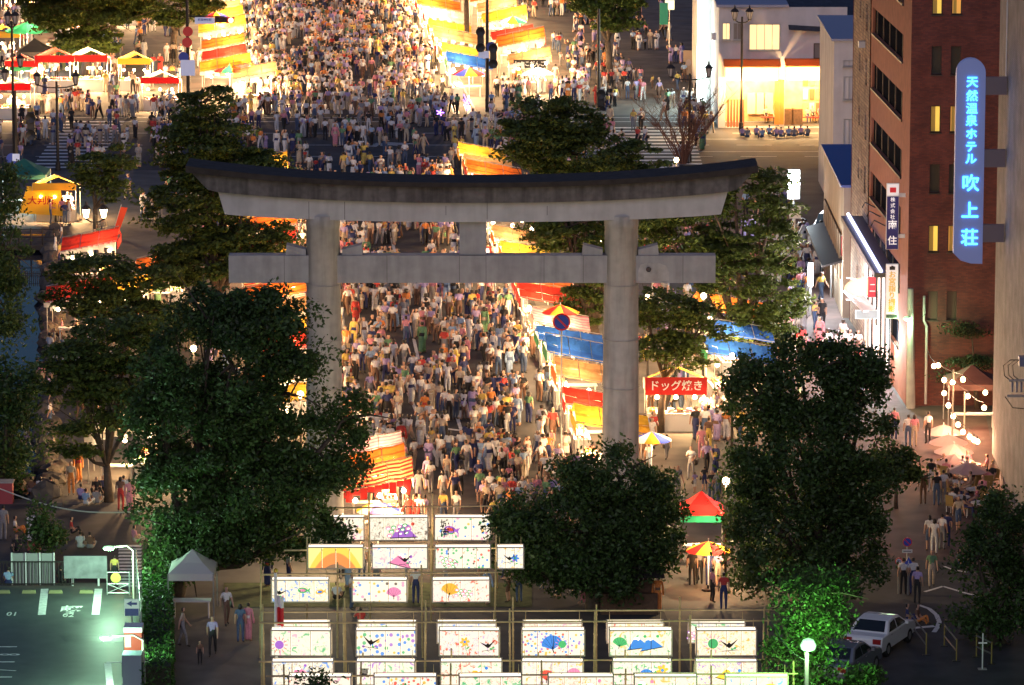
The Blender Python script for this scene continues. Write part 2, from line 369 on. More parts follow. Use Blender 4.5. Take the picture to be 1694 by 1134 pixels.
for px, sg in ((506,-1),(566,1),(997,-1),(1056,1)):
    xa = X(px); xb = X(px+sg*34); zt = tz(421)
    mb = MB(); pr = [(xa,zt+.01),(xb,zt+.01),(xb-sg*.05,zt+.48),(xa,zt+.26)]
    vs = [(p[0],-.36,p[1]) for p in pr]+[(p[0],.36,p[1]) for p in pr]
    mb.add(vs, [(0,1,2,3),(7,6,5,4),(0,4,5,1),(1,5,6,2),(2,6,7,3),(3,7,4,0)]); mb.build('wedge', concrete, tor)
jm = M('joint line', (.12,.115,.11), .9)
for px in (512,571,738,806,905): MB().box((X(px),-.677,tz(345)), (.025,.006,(tz(331)-tz(362))*(.5 if px in (738,905) else .95))).build('joint', jm, tor)
for px in (470,640,760,804,900,965,1130): MB().box((X(px),-.402,tz(443)), (.02,.006,(tz(421)-tz(466))-.02)).build('joint', jm, tor)
for px in (536,1027):
    for py in (470,560,640): MB().lathe([(.755+.0004*(py-362),-.012),(.765+.0004*(py-362),0),(.755+.0004*(py-362),.012)], 32, (D(px,600,TY).x-tx,0,tz(py))).build('casting_joint', colm, tor)
# pale repair patch with a bolt hole on the tie beam
pts = [D(px,py,TY-.41)-tor.location for px,py in ((1056,465),(1056,448),(1060,438),(1072,435),(1092,436),(1102,440),(1107,450),(1107,465))]
mb = MB(); mb.add([tuple(p) for p in pts]+[(p.x,p.y+.012,p.z) for p in pts], [tuple(range(8))]+[(i,i+8,(i+1) % 8+8,(i+1) % 8) for i in range(8)])
mb.build('repair_patch', M('pale mortar patch', (.47,.45,.43), .9, (3,.15), dirt=(3,.25)), tor)
h = D(1073,446,TY-.43)-tor.location
mb = MB(); mb.lathe([(.0,0),(.09,0),(.12,.03)], 10); o = mb.build('bolt_hole', M('rust stain', (.09,.08,.075), .9), tor, h); o.rotation_euler.x = math.pi/2
# ================================================================== BUILDINGS ON THE HOTEL SIDE
def brickmat(name, c1, c2, mortar, bw, bh):
    m = bpy.data.materials.new(name); MATS[name] = m; t, b = nodes(m); b.inputs['Roughness'].default_value = .85
    tc = t.nodes.new('ShaderNodeTexCoord'); sp = t.nodes.new('ShaderNodeSeparateXYZ'); t.links.new(tc.outputs['Object'], sp.inputs[0])
    ad = t.nodes.new('ShaderNodeMath'); t.links.new(sp.outputs[0], ad.inputs[0]); t.links.new(sp.outputs[1], ad.inputs[1])
    cb = t.nodes.new('ShaderNodeCombineXYZ'); t.links.new(ad.outputs[0], cb.inputs[0]); t.links.new(sp.outputs[2], cb.inputs[1])
    br = t.nodes.new('ShaderNodeTexBrick'); t.links.new(cb.outputs[0], br.inputs['Vector'])
    br.inputs['Color1'].default_value = (*c1,1); br.inputs['Color2'].default_value = (*c2,1); br.inputs['Mortar'].default_value = (*mortar,1)
    br.inputs['Scale'].default_value = 1; br.inputs['Brick Width'].default_value = bw; br.inputs['Row Height'].default_value = bh; br.inputs['Mortar Size'].default_value = bh*.08
    nz = t.nodes.new('ShaderNodeTexNoise'); nz.inputs['Scale'].default_value = .9; nz.inputs['Detail'].default_value = 5; t.links.new(tc.outputs['Object'], nz.inputs['Vector'])
    mr = t.nodes.new('ShaderNodeMapRange'); mr.inputs[1].default_value=.3; mr.inputs[2].default_value=.7; mr.inputs[3].default_value=.72; mr.inputs[4].default_value=1.25; t.links.new(nz.outputs[0], mr.inputs[0])
    mx = t.nodes.new('ShaderNodeMix'); mx.data_type='RGBA'; mx.blend_type='MULTIPLY'; mx.inputs[0].default_value=1
    t.links.new(br.outputs[0], mx.inputs[6]); t.links.new(mr.outputs[0], mx.inputs[7]); t.links.new(mx.outputs[2], b.inputs['Base Color'])
    bp = t.nodes.new('ShaderNodeBump'); bp.inputs['Strength'].default_value=.4; bp.inputs['Distance'].default_value=.02; t.links.new(br.outputs['Fac'], bp.inputs['Height']); bp.invert = True; t.links.new(bp.outputs[0], b.inputs['Normal'])
    return m
brick = brickmat('red brick tile', (.19,.05,.034), (.12,.034,.028), (.075,.05,.045), .24, .075)
stone = brickmat('rubble stone', (.34,.25,.17), (.20,.13,.09), (.10,.08,.06), .42, .2)
orange_wall = M('terracotta side wall', (.27,.105,.06), .85, (2,.14))
HX, HY, HL = 20.45, 235.0, 23.0                         # hotel corner
hotel = thing('brick_hotel', 'tall red brick hotel with narrow windows and slanting balcony bands', 'building', (HX,HY,0))
def wall_with_holes(name, mat, parent, origin, ux, uz_h, length, holes, thick, nrm):
    """wall in the plane origin + u*ux, holes = (u0,u1,z0,z1); built of strips around the holes"""
    us = sorted({0,length,*[h[0] for h in holes],*[h[1] for h in holes]}); zs = sorted({0,uz_h,*[h[2] for h in holes],*[h[3] for h in holes]})
    mb = MB(); o = Vector(origin); ux = Vector(ux); n = Vector(nrm)
    for i in range(len(us)-1):
        for j in range(len(zs)-1):
            cu, cz = (us[i]+us[i+1])/2, (zs[j]+zs[j+1])/2
            if any(h[0] < cu < h[1] and h[2] < cz < h[3] for h in holes): continue
            q = [o+ux*u+Vector((0,0,z)) for u, z in ((us[i],zs[j]),(us[i+1],zs[j]),(us[i+1],zs[j+1]),(us[i],zs[j+1]))]
            mb.add([tuple(p) for p in q], [(0,1,2,3)])
    for u0,u1,z0,z1 in holes:                           # reveals
        a = [o+ux*u+Vector((0,0,z)) for u, z in ((u0,z0),(u1,z0),(u1,z1),(u0,z1))]; bq = [p-n*thick for p in a]
        for k in range(4): mb.add([tuple(a[k]), tuple(a[(k+1) % 4]), tuple(bq[(k+1) % 4]), tuple(bq[k])], [(0,1,2,3)])
    return mb.build(name, mat, parent)
def zat(py, Y): return D(847,py,Y).z
TOP = 27.0
win_x = [(D(1541,100,HY).x-HX, D(1558,100,HY).x-HX), (D(1573,100,HY).x-HX, D(1590,100,HY).x-HX)]
rows = [(25,-22,1),(124,77,0),(220,175,1),(320,272,0),(418,373,1),(530,482,0)]
holes = [(a,b_,zat(yb,HY),zat(yt,HY)) for yb,yt,l in rows for a,b_ in win_x]
wall_with_holes('front_wall', brick, hotel, (0,0,0), (1,0,0), TOP, 9, holes, .22, (0,-1,0))
lit_win = M('lit yellow window blind', (.95,.62,.10), .6, emit=.62); lit_win2 = M('lit orange window blind', (.9,.42,.08), .6, emit=.5)
dim_win = M('dim curtained window', (.06,.055,.035), .3); frame_m = M('bronze window frame', (.06,.04,.03), .5)
def window(parent, a, b, z0, z1, y, mat, fr=frame_m, plane='x', sill=True, bars=0):
    """framed pane in the plane y (or x) of the parent"""
    t = .05; wd, ht = b-a, z1-z0; mb = MB(); cx, cz = (a+b)/2, (z0+z1)/2
    for q, dd in (((a+t/2,cz),(t,ht)),((b-t/2,cz),(t,ht)),((cx,z0+t/2),(wd-2*t,t)),((cx,z1-t/2),(wd-2*t,t))):
        mb.box((q[0],0,q[1]), (dd[0],.08,dd[1]))
    for k in range(bars): mb.box((a+wd*(k+1)/(bars+1),0,cz), (.035,.07,ht-2*t))
    o = mb.build('window', fr, parent)
    MB().box((cx,.03,cz), (wd-2*t+.01,.015,ht-2*t+.01)).build('pane', mat, o)
    if sill: MB().box((cx,-.12,z0-.04), (wd+.1,.2,.06)).build('sill', fr, o)
    if plane == 'x': o.location = (0,y,0)
    else: o.location = (y,0,0); o.rotation_euler.z = math.pi/2*-1
    return o
for yb,yt,l in rows:
    for i,(a,b_) in enumerate(win_x):
        if l: MB().box((a+.16+.02*i,.185,(zat(yb,HY)+zat(yt,HY))/2), (.2-.03*i,.008,zat(yt,HY)-zat(yb,HY)-.1)).build('curtain', M('ochre curtain', (.5,.30,.06), .8, emit=.2), hotel)
        window(hotel, a, b_, zat(yb,HY)+.01, zat(yt,HY)-.01, .16, (lit_win if i == 0 else lit_win2) if l else dim_win)
# side wall facing the street: terracotta bands of balconies and a stone end
SH = []
zb = [zat(102,238.4)-3.02*k for k in range(-3,7)]
for z in zb:
    if z > 1.5: SH.append((3.3,16.8,z,z+1.4))
wall_with_holes('side_wall', orange_wall, hotel, (0,0,0), (-.04,1,0), TOP, 17.5, SH, .2, (-1,0,0))
for (u0,u1,z0,z1) in SH:
    bw = MB(); xo = -.04*10+.3+.3
    um = (u0+u1)/2; xo = -.04*um+.16; bw.box((xo,um,(z0+z1)/2), (.04,u1-u0,z1-z0), rz=.04); o = bw.build('balcony_glazing', glass_dark, hotel)
    for k in range(5): MB().box((.16-.04*(u0+1+k*2.8)-.05,u0+1+k*2.8,(z0+z1)/2), (.06,.09,z1-z0-.01)).build('mullion', frame_m, o)
    MB().box((-.04*um-.05,um,z0-.07), (.08,u1-u0+.1,.1), rz=.04).build('balcony_ledge', frame_m, hotel)
SH2 = []
for z in zb:
    if z > 2: SH2 += [(1.2,2.0,z-.2,z+1.3),(4.4,5.1,z+.2,z+1.3),(3.1,3.4,z+.3,z+.9)]
wall_with_holes('stone_wall', stone, hotel, (-.04*17.5-.05,17.5,0), (-.04,1,0), TOP, 8, SH2, .2, (-1,0,0))
for (u0,u1,z0,z1) in SH2:
    MB().box((-.04*21.5+.2,17.5+(u0+u1)/2,(z0+z1)/2), (.05,u1-u0,z1-z0)).build('window_pane', glass_dark, hotel)
mb = MB().slab([(0.01,.01,TOP),(9,.01,TOP),(9,25.5,TOP),(-1.1,25.5,TOP)], .3); mb.build('roof', concrete, hotel)
MB().quad((9,0,0),(9,25.5,0),(9,25.5,TOP),(9,0,TOP)).quad((-1.1,25.5,0),(9,25.5,0),(9,25.5,TOP),(-1.1,25.5,TOP)).build('rear_wall', brick, hotel)
mb = MB(); zz = zat(418,HY-.1)
p0 = D(1529,490,HY-.15)-hotel.location
mb.tube([(p0.x,-.12,p0.z),(p0.x,-.12,p0.z-1.3),(p0.x+.16,-.12,p0.z-1.6),(p0.x+.16,-.12,.1)], .07, 8); mb.build('downpipe', M('pvc pipe', (.55,.53,.48), .5), hotel)
for z in (zb[3]+2.0,zb[4]+2.0): MB().box((-.95,20,z), (.5,.5,.35)).build('vent_hood', steel, hotel)
# plain vertical signs on the hotel wall
def blade_sign(name, label, px0, px1, py0, py1, Y, panels, frame, dep=.18):
    a, b = D(px0,py0,Y), D(px1,py1,Y); w_, h_ = b.x-a.x, a.z-b.z
    t = thing(name, label, 'sign', ((a.x+b.x)/2, Y, b.z)); MB().box((0,.06,h_/2), (w_,dep,h_)).build('sign_box', frame, t)
    for f0,f1,mat in panels: MB().box((0,-.045-.0,h_*(1-(f0+f1)/2)), (w_*.92,.02,h_*(f1-f0)*.985)).build('sign_panel', mat, t)
    return t, w_, h_
navy = M('navy sign', (.03,.03,.16), .5, emit=.12); white_sign = M('white sign face', (.85,.85,.85), .5, emit=.35); white_ltr = M('white letters', (.9,.9,.9), .5, emit=.4)
t, w_, h_ = blade_sign('vertical_sign', 'navy and white vertical company sign high on the brick hotel corner', 1467,1486,304,413,234.2, [(0,.18,white_sign),(.19,1,navy)], white)
for i, ch in enumerate('株式会社'): text(ch, .25, white_ltr, t, (0,-.07,h_*(.755-i*.088)))
text('南', .5, white_ltr, t, (0,-.07,h_*.37)); text('住', .5, white_ltr, t, (0,-.07,h_*.13))
mb = MB(); 
for q in range(4):
    an = q*math.pi/2+math.pi/4; mb.box((math.cos(an)*.11,-.07,h_*.905+math.sin(an)*.09), (.16,.02,.13), ry=0)
mb.build('emblem', M('red emblem', (.6,.03,.04), .5, emit=.25), t)
for f in (.2,.82): MB().box((w_/2+.17,.1,h_*f), (.34,.08,.2)).build('bracket', white, t)
t, w_, h_ = blade_sign('vertical_sign', 'white vertical sign with yellow lettering and a camera mark by the utility pole', 1466,1485,437,527,234.0, [(0,.93,white_sign)], white)
yel_l = M('yellow letters', (.75,.45,.02), .5, emit=.3)
for i, ch in enumerate('お宮詣り撮影'): text(ch, .38, yel_l, t, (0,-.07,h_*(.80-i*.127)))
mb = MB().box((0,-.07,h_*.925), (.28,.02,.17)); mb.box((.0,-.07,h_*.925+.1), (.12,.02,.05)); mb.build('camera_mark', black, t)
MB().box((0,-.07,h_*.04), (w_*.9,.02,h_*.06)).build('sign_foot', M('dark sign foot', (.03,.05,.04), .5), t)
# the big hotel blade sign with rounded ends, carried by the grey building
SY = 212.0; a, b = D(1583,97,SY), D(1625,437,SY); w_, h_ = b.x-a.x, a.z-b.z; cx = (a.x+b.x)/2
hs = thing('hotel_blade_sign', 'tall rounded blue-grey hotel sign with glowing blue neon lettering', 'sign', (cx,SY,b.z))
prof = [(-w_/2, .5), (-w_/2, h_-w_/2)]
for k in range(1,12): an = math.pi-k*math.pi/12; prof.append((w_/2*math.cos(an), h_-w_/2+w_/2*math.sin(an)))
prof += [(w_/2,h_-w_/2),(w_/2,0),(w_*.1,0.02),(-w_*.25,.16)]
n = len(prof); mb = MB(); mb.add([(x,0,z) for x,z in prof]+[(x,.45,z) for x,z in prof], [tuple(range(n))[::-1], tuple(range(n,2*n))]+[(i,i+n,(i+1) % n+n,(i+1) % n)[::-1] for i in range(n)][::1])
mb.build('sign_box', M('blue grey sign body', (.24,.30,.60), .45, emit=.14), hs)
neon = M('cyan neon letters', (.05,.42,1.0), .5, emit=5)
def sy_(py): return D(847,py,SY).z-b.z
for ch, py, sz in (('天',137,.66),('然',160,.66),('温',181,.66),('泉',201,.66),('ホ',223,.66),('テ',244,.66),('ル',264,.66),('吹',305,1.0),('上',350,1.0),('荘',395,1.0)):
    text(ch, sz*.82, neon, hs, ((1606-1604)/36, -.03, sy_(py)), ext=.02)
for py in (143,263,387): MB().box((w_/2+.5,.2,sy_(py)), (.998,.3,.82)).build('bracket', M('sign bracket', (.21,.17,.19), .6), hs)
# grey building whose long side wall closes the picture on the right
gb = thing('grey_building', 'plain grey tiled building with a concrete base beside the cafe', 'building', (22.95,216,0))
gtile = brickmat('grey wall tile', (.27,.25,.245), (.24,.225,.225), (.17,.16,.16), .5, .10)
zlo = D(1640,751,216).z
MB().quad((0,-70,zlo),(0,0,zlo),(0,0,26),(0,-70,26)).quad((0,0,zlo),(14,0,zlo),(14,0,26),(0,0,26)).quad((0,-70,zlo),(14,-70,zlo),(14,0,zlo),(0,0,zlo)).build('upper_wall', gtile, gb)
MB().quad((.35,-70,0),(.35,-.5,0),(.35,-.5,zlo),(.35,-70,zlo)).quad((.35,-.5,0),(14,-.5,0),(14,-.5,zlo),(.35,-.5,zlo)).build('base_wall', concrete, gb)
MB().quad((0,-70,26),(14,-70,26),(14,0,26),(0,0,26)).build('roof', concrete, gb)
for k in range(6): MB().box((.345,-2.2-k*2.4,zlo/2), (.02,.04,zlo-.02)).build('panel_joint', M('joint shadow gap', (.08,.08,.08), .9), gb)
for k in range(3): MB().box((-.1,-12.2,zlo-.9-.3*k), (1.1,2.2,.07)).build('louvre', dark_metal, gb)
MB().tube([(-.05,-3.5,26),(-.05,-3.5,D(1680,140,212.5).z)], .035, 6).build('conduit', white, gb)
# switchgear on the utility pole, by the grey wall
sg = thing('pole_switchgear', 'blue cutout switches and looping cables mounted on the grey wall', 'switchgear', D(1680,640,200))
for k,(dx,dz) in enumerate(((-.15,0),(.05,.0),(.25,0))):
    MB().tube([(dx,0,.2),(dx,0,-.25)], [.06,.045], 8).build('insulator', M('porcelain blue', (.16,.19,.30), .3), sg)
    MB().tube([(dx,0,.2),(dx-.35,.0,.5),(dx-.4,0,.95),(dx-.1,0,1.2),(dx+.3,0,1.2)], .022, 6).build('cable', black, sg)
MB().box((.1,0,.28), (.85,.1,.09)).build('crossarm', steel, sg); MB().box((.1,0,-.42), (.95,.12,.1)).build('crossarm', steel, sg)
MB().box((.42,0,1.15), (.6,.5,.42)).build('transformer_box', M('porcelain blue', (.16,.19,.30)), sg)
MB().tube([(-.45,0,-.45),(-.1,0,-.95),(.5,0,-1.0)], .022, 6).build('cable', black, sg)
MB().tube([(.1,0,.28),(3.0,0,.28)], .04, 6).build('wall_arm', steel, sg)
# concrete utility pole with a green-white lamp
up = thing('utility_pole', 'concrete utility pole with a small greenish lamp before the brick hotel', 'pole', G(1505,672)-Vector((0,.6,0)))
ztop = D(1500,478,up.location.y).z
MB().tube([(0,0,0),(-.1,0,ztop)], [.24,.15], 12).build('shaft', M('pole concrete', (.36,.36,.33), .85, (2,.15)), up)
zl = D(1495,525,up.location.y).z
MB().tube([(-.1,0,zl),(-.3,-.3,zl+.05)], .03, 6).build('lamp_arm', steel, up)
MB().lathe([(0,-.12),(.12,-.1),(.17,0),(.1,.08),(0,.1)], 10, (-.32,-.34,zl)).build('lamp_head', M('green white lamp', (.40,1,.44), .5, emit=1.1), up)
lamp(up, (-.34,-.5,zl-.15), 120, (.55,1,.5))
MB().tube([(.1,0,ztop-.8),(.6,0,ztop-.4),(.7,0,ztop-1.3),(.4,0,ztop-1.6)], .02, 6).build('cable', black, up)
# shop row between hotel and cross street
shop = thing('lit_shop_front', 'shop at the hotel foot with a glowing glass front and neon-edged canopy', 'shop', (HX-.35,240,0))
zc0 = 6.4
lit_glass = M('bright shop window', (1,.80,.70), .4, emit=1.9); mag = M('white neon edge', (.55,.6,1), .4, emit=4)
for k in range(6): 
    MB().box((-.1-.04*k*1.9,1+k*2.0,3.2), (.06,1.85,5.6)).build('shop_pane', lit_glass, shop); MB().box((-.14-.04*k*1.9,k*2.0,3.2), (.1,.1,6.0)).build('mullion', dark_metal, shop)
MB().slab([(-1.1,-1.5,zc0),(0,-1.5,zc0),(-.5,15,zc0+.5),(-1.7,15,zc0+.5)], .25).build('canopy', M('canopy fascia', (.09,.08,.09), .6), shop)
MB().tube([(-.75,-1.5,zc0+.1),(-1.3,15,zc0+.6)], .09, 8).build('neon_tube', mag, shop)
for k in range(3): MB().tube([(-.2,3+k*3.2,8.2),(-.8,3+k*3.2,8.5),(-.95,3+k*3.2,8.2)], .035, 6).build('spot_arm', black, shop)
lamp(shop, (-2.4,6,4.2), 500, (1,.80,.9), .5); lamp(shop, (-2.0,13,3.2), 300, (.95,.9,1), .4)
for px,py,h_ in ((1399,407,34),(1443,475,34)):
    Yb = 262 if py < 450 else 246; p = D(px,py+h_/2,Yb); t = thing('banner_flag', 'red wall banner with small white print beside the %s' % ('bright box sign' if py < 450 else 'round wall clock sign'), 'banner', p)
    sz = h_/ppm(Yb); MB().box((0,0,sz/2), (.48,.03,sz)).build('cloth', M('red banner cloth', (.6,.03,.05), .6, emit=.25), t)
    for z in (0,sz): MB().tube([(-.3,0,z),(.6,0,z)], .02, 6).build('rod', steel, t)
    MB().box((0,-.02,sz*.62), (.26,.01,.05)).box((0,-.02,sz*.3), (.3,.01,.06)).build('print', white, t)
t = thing('oval_wall_sign', 'oval warm-lit sign on arms above the pale shop awning', 'sign', D(1427,520,246)); mb = MB(); mb.lathe([(0,-.05),(.45,-.05),(.5,0),(.45,.05),(0,.05)], 20, sy=2.3); o = mb.build('face', M('warm oval face', (1,.7,.35), .5, emit=1.2), t, (0,0,1.5)); o.rotation_euler = (math.pi/2,math.pi/2,rad(25))
for k in range(3): MB().tube([(0,0,.7+k*.6),(-.9,0,.8+k*.6)], .02, 6).build('arm', white, t)
pa = tag(MB().slab([tuple(D(1396,480,247)), tuple(D(1416,474,253)), tuple(D(1450,512,247)), tuple(D(1428,514,240))], .12).build('shop_awning', M('pale fabric awning', (.6,.58,.62), .7, trans=.3)), 'pale sloping shop awning under the oval sign', 'awning')
def box_sign(label, px0, px1, py0, py1, Y, mat, post=True, txt=None):
    a, b = D(px0,py0,Y), D(px1,py1,Y); t = thing('box_sign', label, 'sign', ((a.x+b.x)/2,Y,b.z if not post else 0))
    z0 = b.z if post else 0; w_, h_ = b.x-a.x, a.z-b.z
    MB().box((0,.12,z0+h_/2), (w_,.24,h_)).build('casing', steel, t); MB().box((0,-.012,z0+h_/2), (w_*.92,.02,h_*.9)).build('lit_face', mat, t)
    if post: MB().tube([(0,.12,0),(0,.12,z0)], .06, 8).build('post', steel, t)
    if mat is white_lit: lamp(t, (0,-.6,z0+h_/2), 330, (.85,.95,1), .3)
    if txt: text(txt, h_*.6, black, t, (0,-.03,z0+h_/2))
    return t
box_sign('bright white upright sign on a post at the side street mouth', 1303,1323,281,330,290, white_lit)
box_sign('white glowing box sign above the dark arcade', 1360,1391,413,434,268, white_lit)
box_sign('grey framed signboard above the seated crowd by the shop', 1415,1453,514,528,243, M('grey sign face', (.2,.22,.25), .5))
box_sign('small off-white box sign on two legs beside the van', 1306,1325,341,362,278, M('offwhite sign', (.7,.66,.6), .6))
box_sign('tall white lit sign beside the dark arcade entrance', 1337,1345,435,475,262, white_lit)
box_sign('cool white lit sign low on the side street shops', 1447,1453,540,572,240, white_lit)
def plain_building(name, label, x0, x1, y0, y1, h, mat, roofm, rz=0):
    t = thing(name, label, 'building', (x0,y0,0)); wd, dp = x1-x0, y1-y0
    MB().quad((0,0,0),(wd,0,0),(wd,0,h),(0,0,h)).quad((0,dp,0),(0,0,0),(0,0,h),(0,dp,h)).quad((wd,0,0),(wd,dp,0),(wd,dp,h),(wd,0,h)).quad((wd,dp,0),(0,dp,0),(0,dp,h),(wd,dp,h)).build('wall', mat, t)
    MB().slab([(-.2,-.2,h+.15),(wd+.2,-.2,h+.15),(wd+.2,dp+.2,h+.15),(-.2,dp+.2,h+.15)], .148).build('roof', roofm, t)
    return t
beige = M('beige render', (.42,.34,.25), .85, (1,.12), dirt=(1,.25)); wwall = M('white render', (.62,.60,.60), .85, (1,.08), dirt=(.8,.2))
blue_roof = M('blue sheet roof', (.05,.09,.32), .5)
t = plain_building('low_shop', 'beige low shop with a blue sheet roof and dark shutters', 19.0, 27, 261.2, 278, 7.6, beige, blue_roof)
MB().box((-.06,8,3.4), (.1,14,2.6)).build('dark_shutter', wood, t); MB().slab([(-1.2,.3,3.0),(0,.3,3.3),(0,15,3.3),(-1.2,15,3.0)], .12).build('canopy', dark_metal, t)
for k in range(8): MB().box((-.12,1.5+k*1.7,3.4), (.05,.1,2.6)).build('slat', beige, t)
t = plain_building('white_block', 'narrow white three-storey block at the street corner', D(1379,150,302).x, 32, 302, 316, zat(68,302), wwall, M('pale roof', (.35,.36,.45), .7))
for py0,py1,mm in ((127,165,M('brown glazing', (.10,.06,.04), .25)),(100,110,steel),(197,250,wwall)):
    a, b = D(1395,py1,302), D(1414,py0,302); o = window(t, a.x-t.location.x, b.x-t.location.x, a.z, b.z, -.02, mm, steel, bars=1)
# corner shop of two bays with burning-bright fronts, across the cross street
CS = 343.5
cs = thing('corner_shop', 'white two-storey corner shop with brilliantly lit open fronts', 'shop', (D(1188,200,CS).x,CS,0))
def cx_(px): return D(px,150,CS).x-cs.location.x
def cz(py): return D(847,py,CS).z
wd = cx_(1400)
hol = [(cx_(1200),cx_(1290),.05,cz(104)),(cx_(1298),cx_(1380),.05,cz(100)),(cx_(1238),cx_(1290),cz(84),cz(40)),(cx_(1345),cx_(1378),cz(98),cz(72))]
hol[1] = (hol[1][0],hol[1][1],.05,cz(103)); 
wall_with_holes('front_wall', wwall, cs, (0,0,0), (1,0,0), cz(12), wd, hol, .3, (0,-1,0))
MB().quad((0,14,0),(0,0,0),(0,0,cz(12)),(0,14,cz(12))).quad((0,14,0),(wd,14,0),(wd,14,cz(12)),(0,14,cz(12))).build('side_wall', wwall, cs)
MB().slab([(-.2,-.3,cz(12)+.2),(cx_(1303),-.3,cz(12)+.2),(cx_(1303),14,cz(12)+.2),(-.2,14,cz(12)+.2)], .198).build('roof', M('pale roof', (.35,.36,.45), .7), cs)
z0 = cz(48); MB().add([(cx_(1303),-.7,z0),(wd+1,-.7,z0-.3),(wd+1,6,z0+2.6),(cx_(1303),6,z0+2.9)], [(0,1,2,3)]).build('tiled_roof', M('dark tile roof', (.04,.045,.06), .6, (3,.3)), cs)
warm_in = M('lit shop interior', (.85,.55,.26), .7, (1.6,.3)); 
MB().quad((.1,4,0),(wd,4,0),(wd,4,cz(104)),(.1,4,cz(104))).quad((cx_(1294),0.31,0),(cx_(1294),4,0),(cx_(1294),4,cz(104)),(cx_(1294),.31,cz(104))).quad((.1,.31,cz(103)),(wd,.31,cz(103)),(wd,4,cz(103)),(.1,4,cz(103))).build('interior', warm_in, cs)
for px,e in ((1225,450),(1265,450),(1315,450),(1360,450)): lamp(cs, (cx_(px),1.3,cz(112)), e, (1,.66,.30), .2)
for px0,px1,py in ((1196,1290,98),(1297,1381,97)):
    MB().slab([(cx_(px0),-1.4,cz(py+8)),(cx_(px1),-1.4,cz(py+8)),(cx_(px1),-.01,cz(py)),(cx_(px0),-.01,cz(py))], .1).build('awning', M('orange shop awning', (.5,.20,.05), .7, trans=.3), cs)
    MB().box(((cx_(px0)+cx_(px1))/2,-.6,cz(py+24)), (cx_(px1)-cx_(px0)-.4,.08,.9)).build('lit_fascia', M('lit fascia', (1,.82,.5), .5, emit=2.4), cs)
    for k in range(3):
        lamp(cs, (cx_(px0)+(k+.5)*(cx_(px1)-cx_(px0))/3,-1.6,cz(py+40)), 190, (1,.6,.24), .15)
window(cs, cx_(1238)+.02, cx_(1290)-.02, cz(84)+.02, cz(40)-.02, .15, M('lit upstairs window', (1,.70,.30), .5, emit=1.1), steel, bars=3)
window(cs, cx_(1194), cx_(1207), cz(66), cz(38), -.05, M('lit upstairs window', (1,.70,.30)), steel, bars=1)
window(cs, cx_(1212), cx_(1226), cz(66), cz(38), -.05, M('grey upstairs pane', (.25,.22,.2), .3), steel, bars=1)
window(cs, cx_(1345)+.02, cx_(1378)-.02, cz(98)+.02, cz(72)-.02, .15, M('grey upstairs pane', (.25,.22,.2)), wood, bars=2)

for r_ in range(3):
    for q in range(4): MB().box((cx_(1338+q*11),3.9,1.0+r_*1.05), (.38,.04,.8)).build('hung_poster', M('poster %d' % ((r_+q) % 4), [(.7,.6,.2),(.75,.72,.6),(.5,.12,.05),(.3,.45,.15)][(r_+q) % 4], .7), cs)
for px in (1306,1322): MB().box((cx_(px),2.0,.6), (.8,.6,1.2)).build('display_shelf', wood, cs)
for q in range(6): MB().box((cx_(1205+q*5),.1,1.1), (.16,.06,2.1)).build('lattice_door_slat', M('cedar slat', (.35,.12,.05), .7), cs)
for q in range(3): MB().box((cx_(1248+q*14),3.6,1.4), (.7,.3,1.6)).build('display_case', M('case cream', (.6,.5,.35), .6), cs)
MB().box((cx_(1180),-.2,cz(60)), (.35,.35,.5)).build('air_conditioner', white, cs)
 
for px,c in ((1285,'red'),(1293,'orange')): MB().box((cx_(px),-.35,2.0), (.35,.04,3.4)).build('hanging_banner', M('orange banner cloth', (.75,.25,.05), .6, trans=.3), cs)
mb = MB(); mb.box((0,0,.03), (.55,.06,.06)); MB().add([(-.12,-.02,0),(0,-.02,-.12),(.12,-.02,0),(0,-.02,.12)], [(0,1,2,3)]).build('diamond_ornament', wood, cs, (cx_(1366),0,cz(57)))
# neon column shop on the far right street corner
t = plain_building('neon_shop', 'narrow shop with a tall white neon column sign beside the corner shop', D(1158,120,356).x, D(1186,120,356).x, 356, 372, 9.5, wwall, M('pale roof', (.35,.36,.45)))
a, b = D(1146,210,352), D(1166,0,352)
MB().box((.1,-.6,5.0), (.7,.35,9.4)).build('neon_column', M('cool lit column', (.78,1,.95), .5, emit=2.6), t)
MB().box((.1,-.8,9.0), (.66,.05,.9)).build('sign_plate', M('blue lit plate', (.05,.08,.7), .5, emit=1.0), t)
lamp(t, (-1.4,-1.6,4), 500, (.8,1,.95), .4)
t = box_sign('yellow-white shop sign above a green banner on the side street', 1100,1116,0,17,385, M('yellow lit sign', (1,.9,.45), .5, emit=1.5))
t = thing('banner_flag', 'green hanging shop banner under the yellow-white sign', 'banner', D(1098,41,384)); MB().box((0,0,.9), (.7,.04,1.8)).build('cloth', M('green banner cloth', (.03,.28,.16), .6, emit=.1), t); MB().tube([(-.4,.05,1.8),(.4,.05,1.8)], .02, 6).build('rod', steel, t)
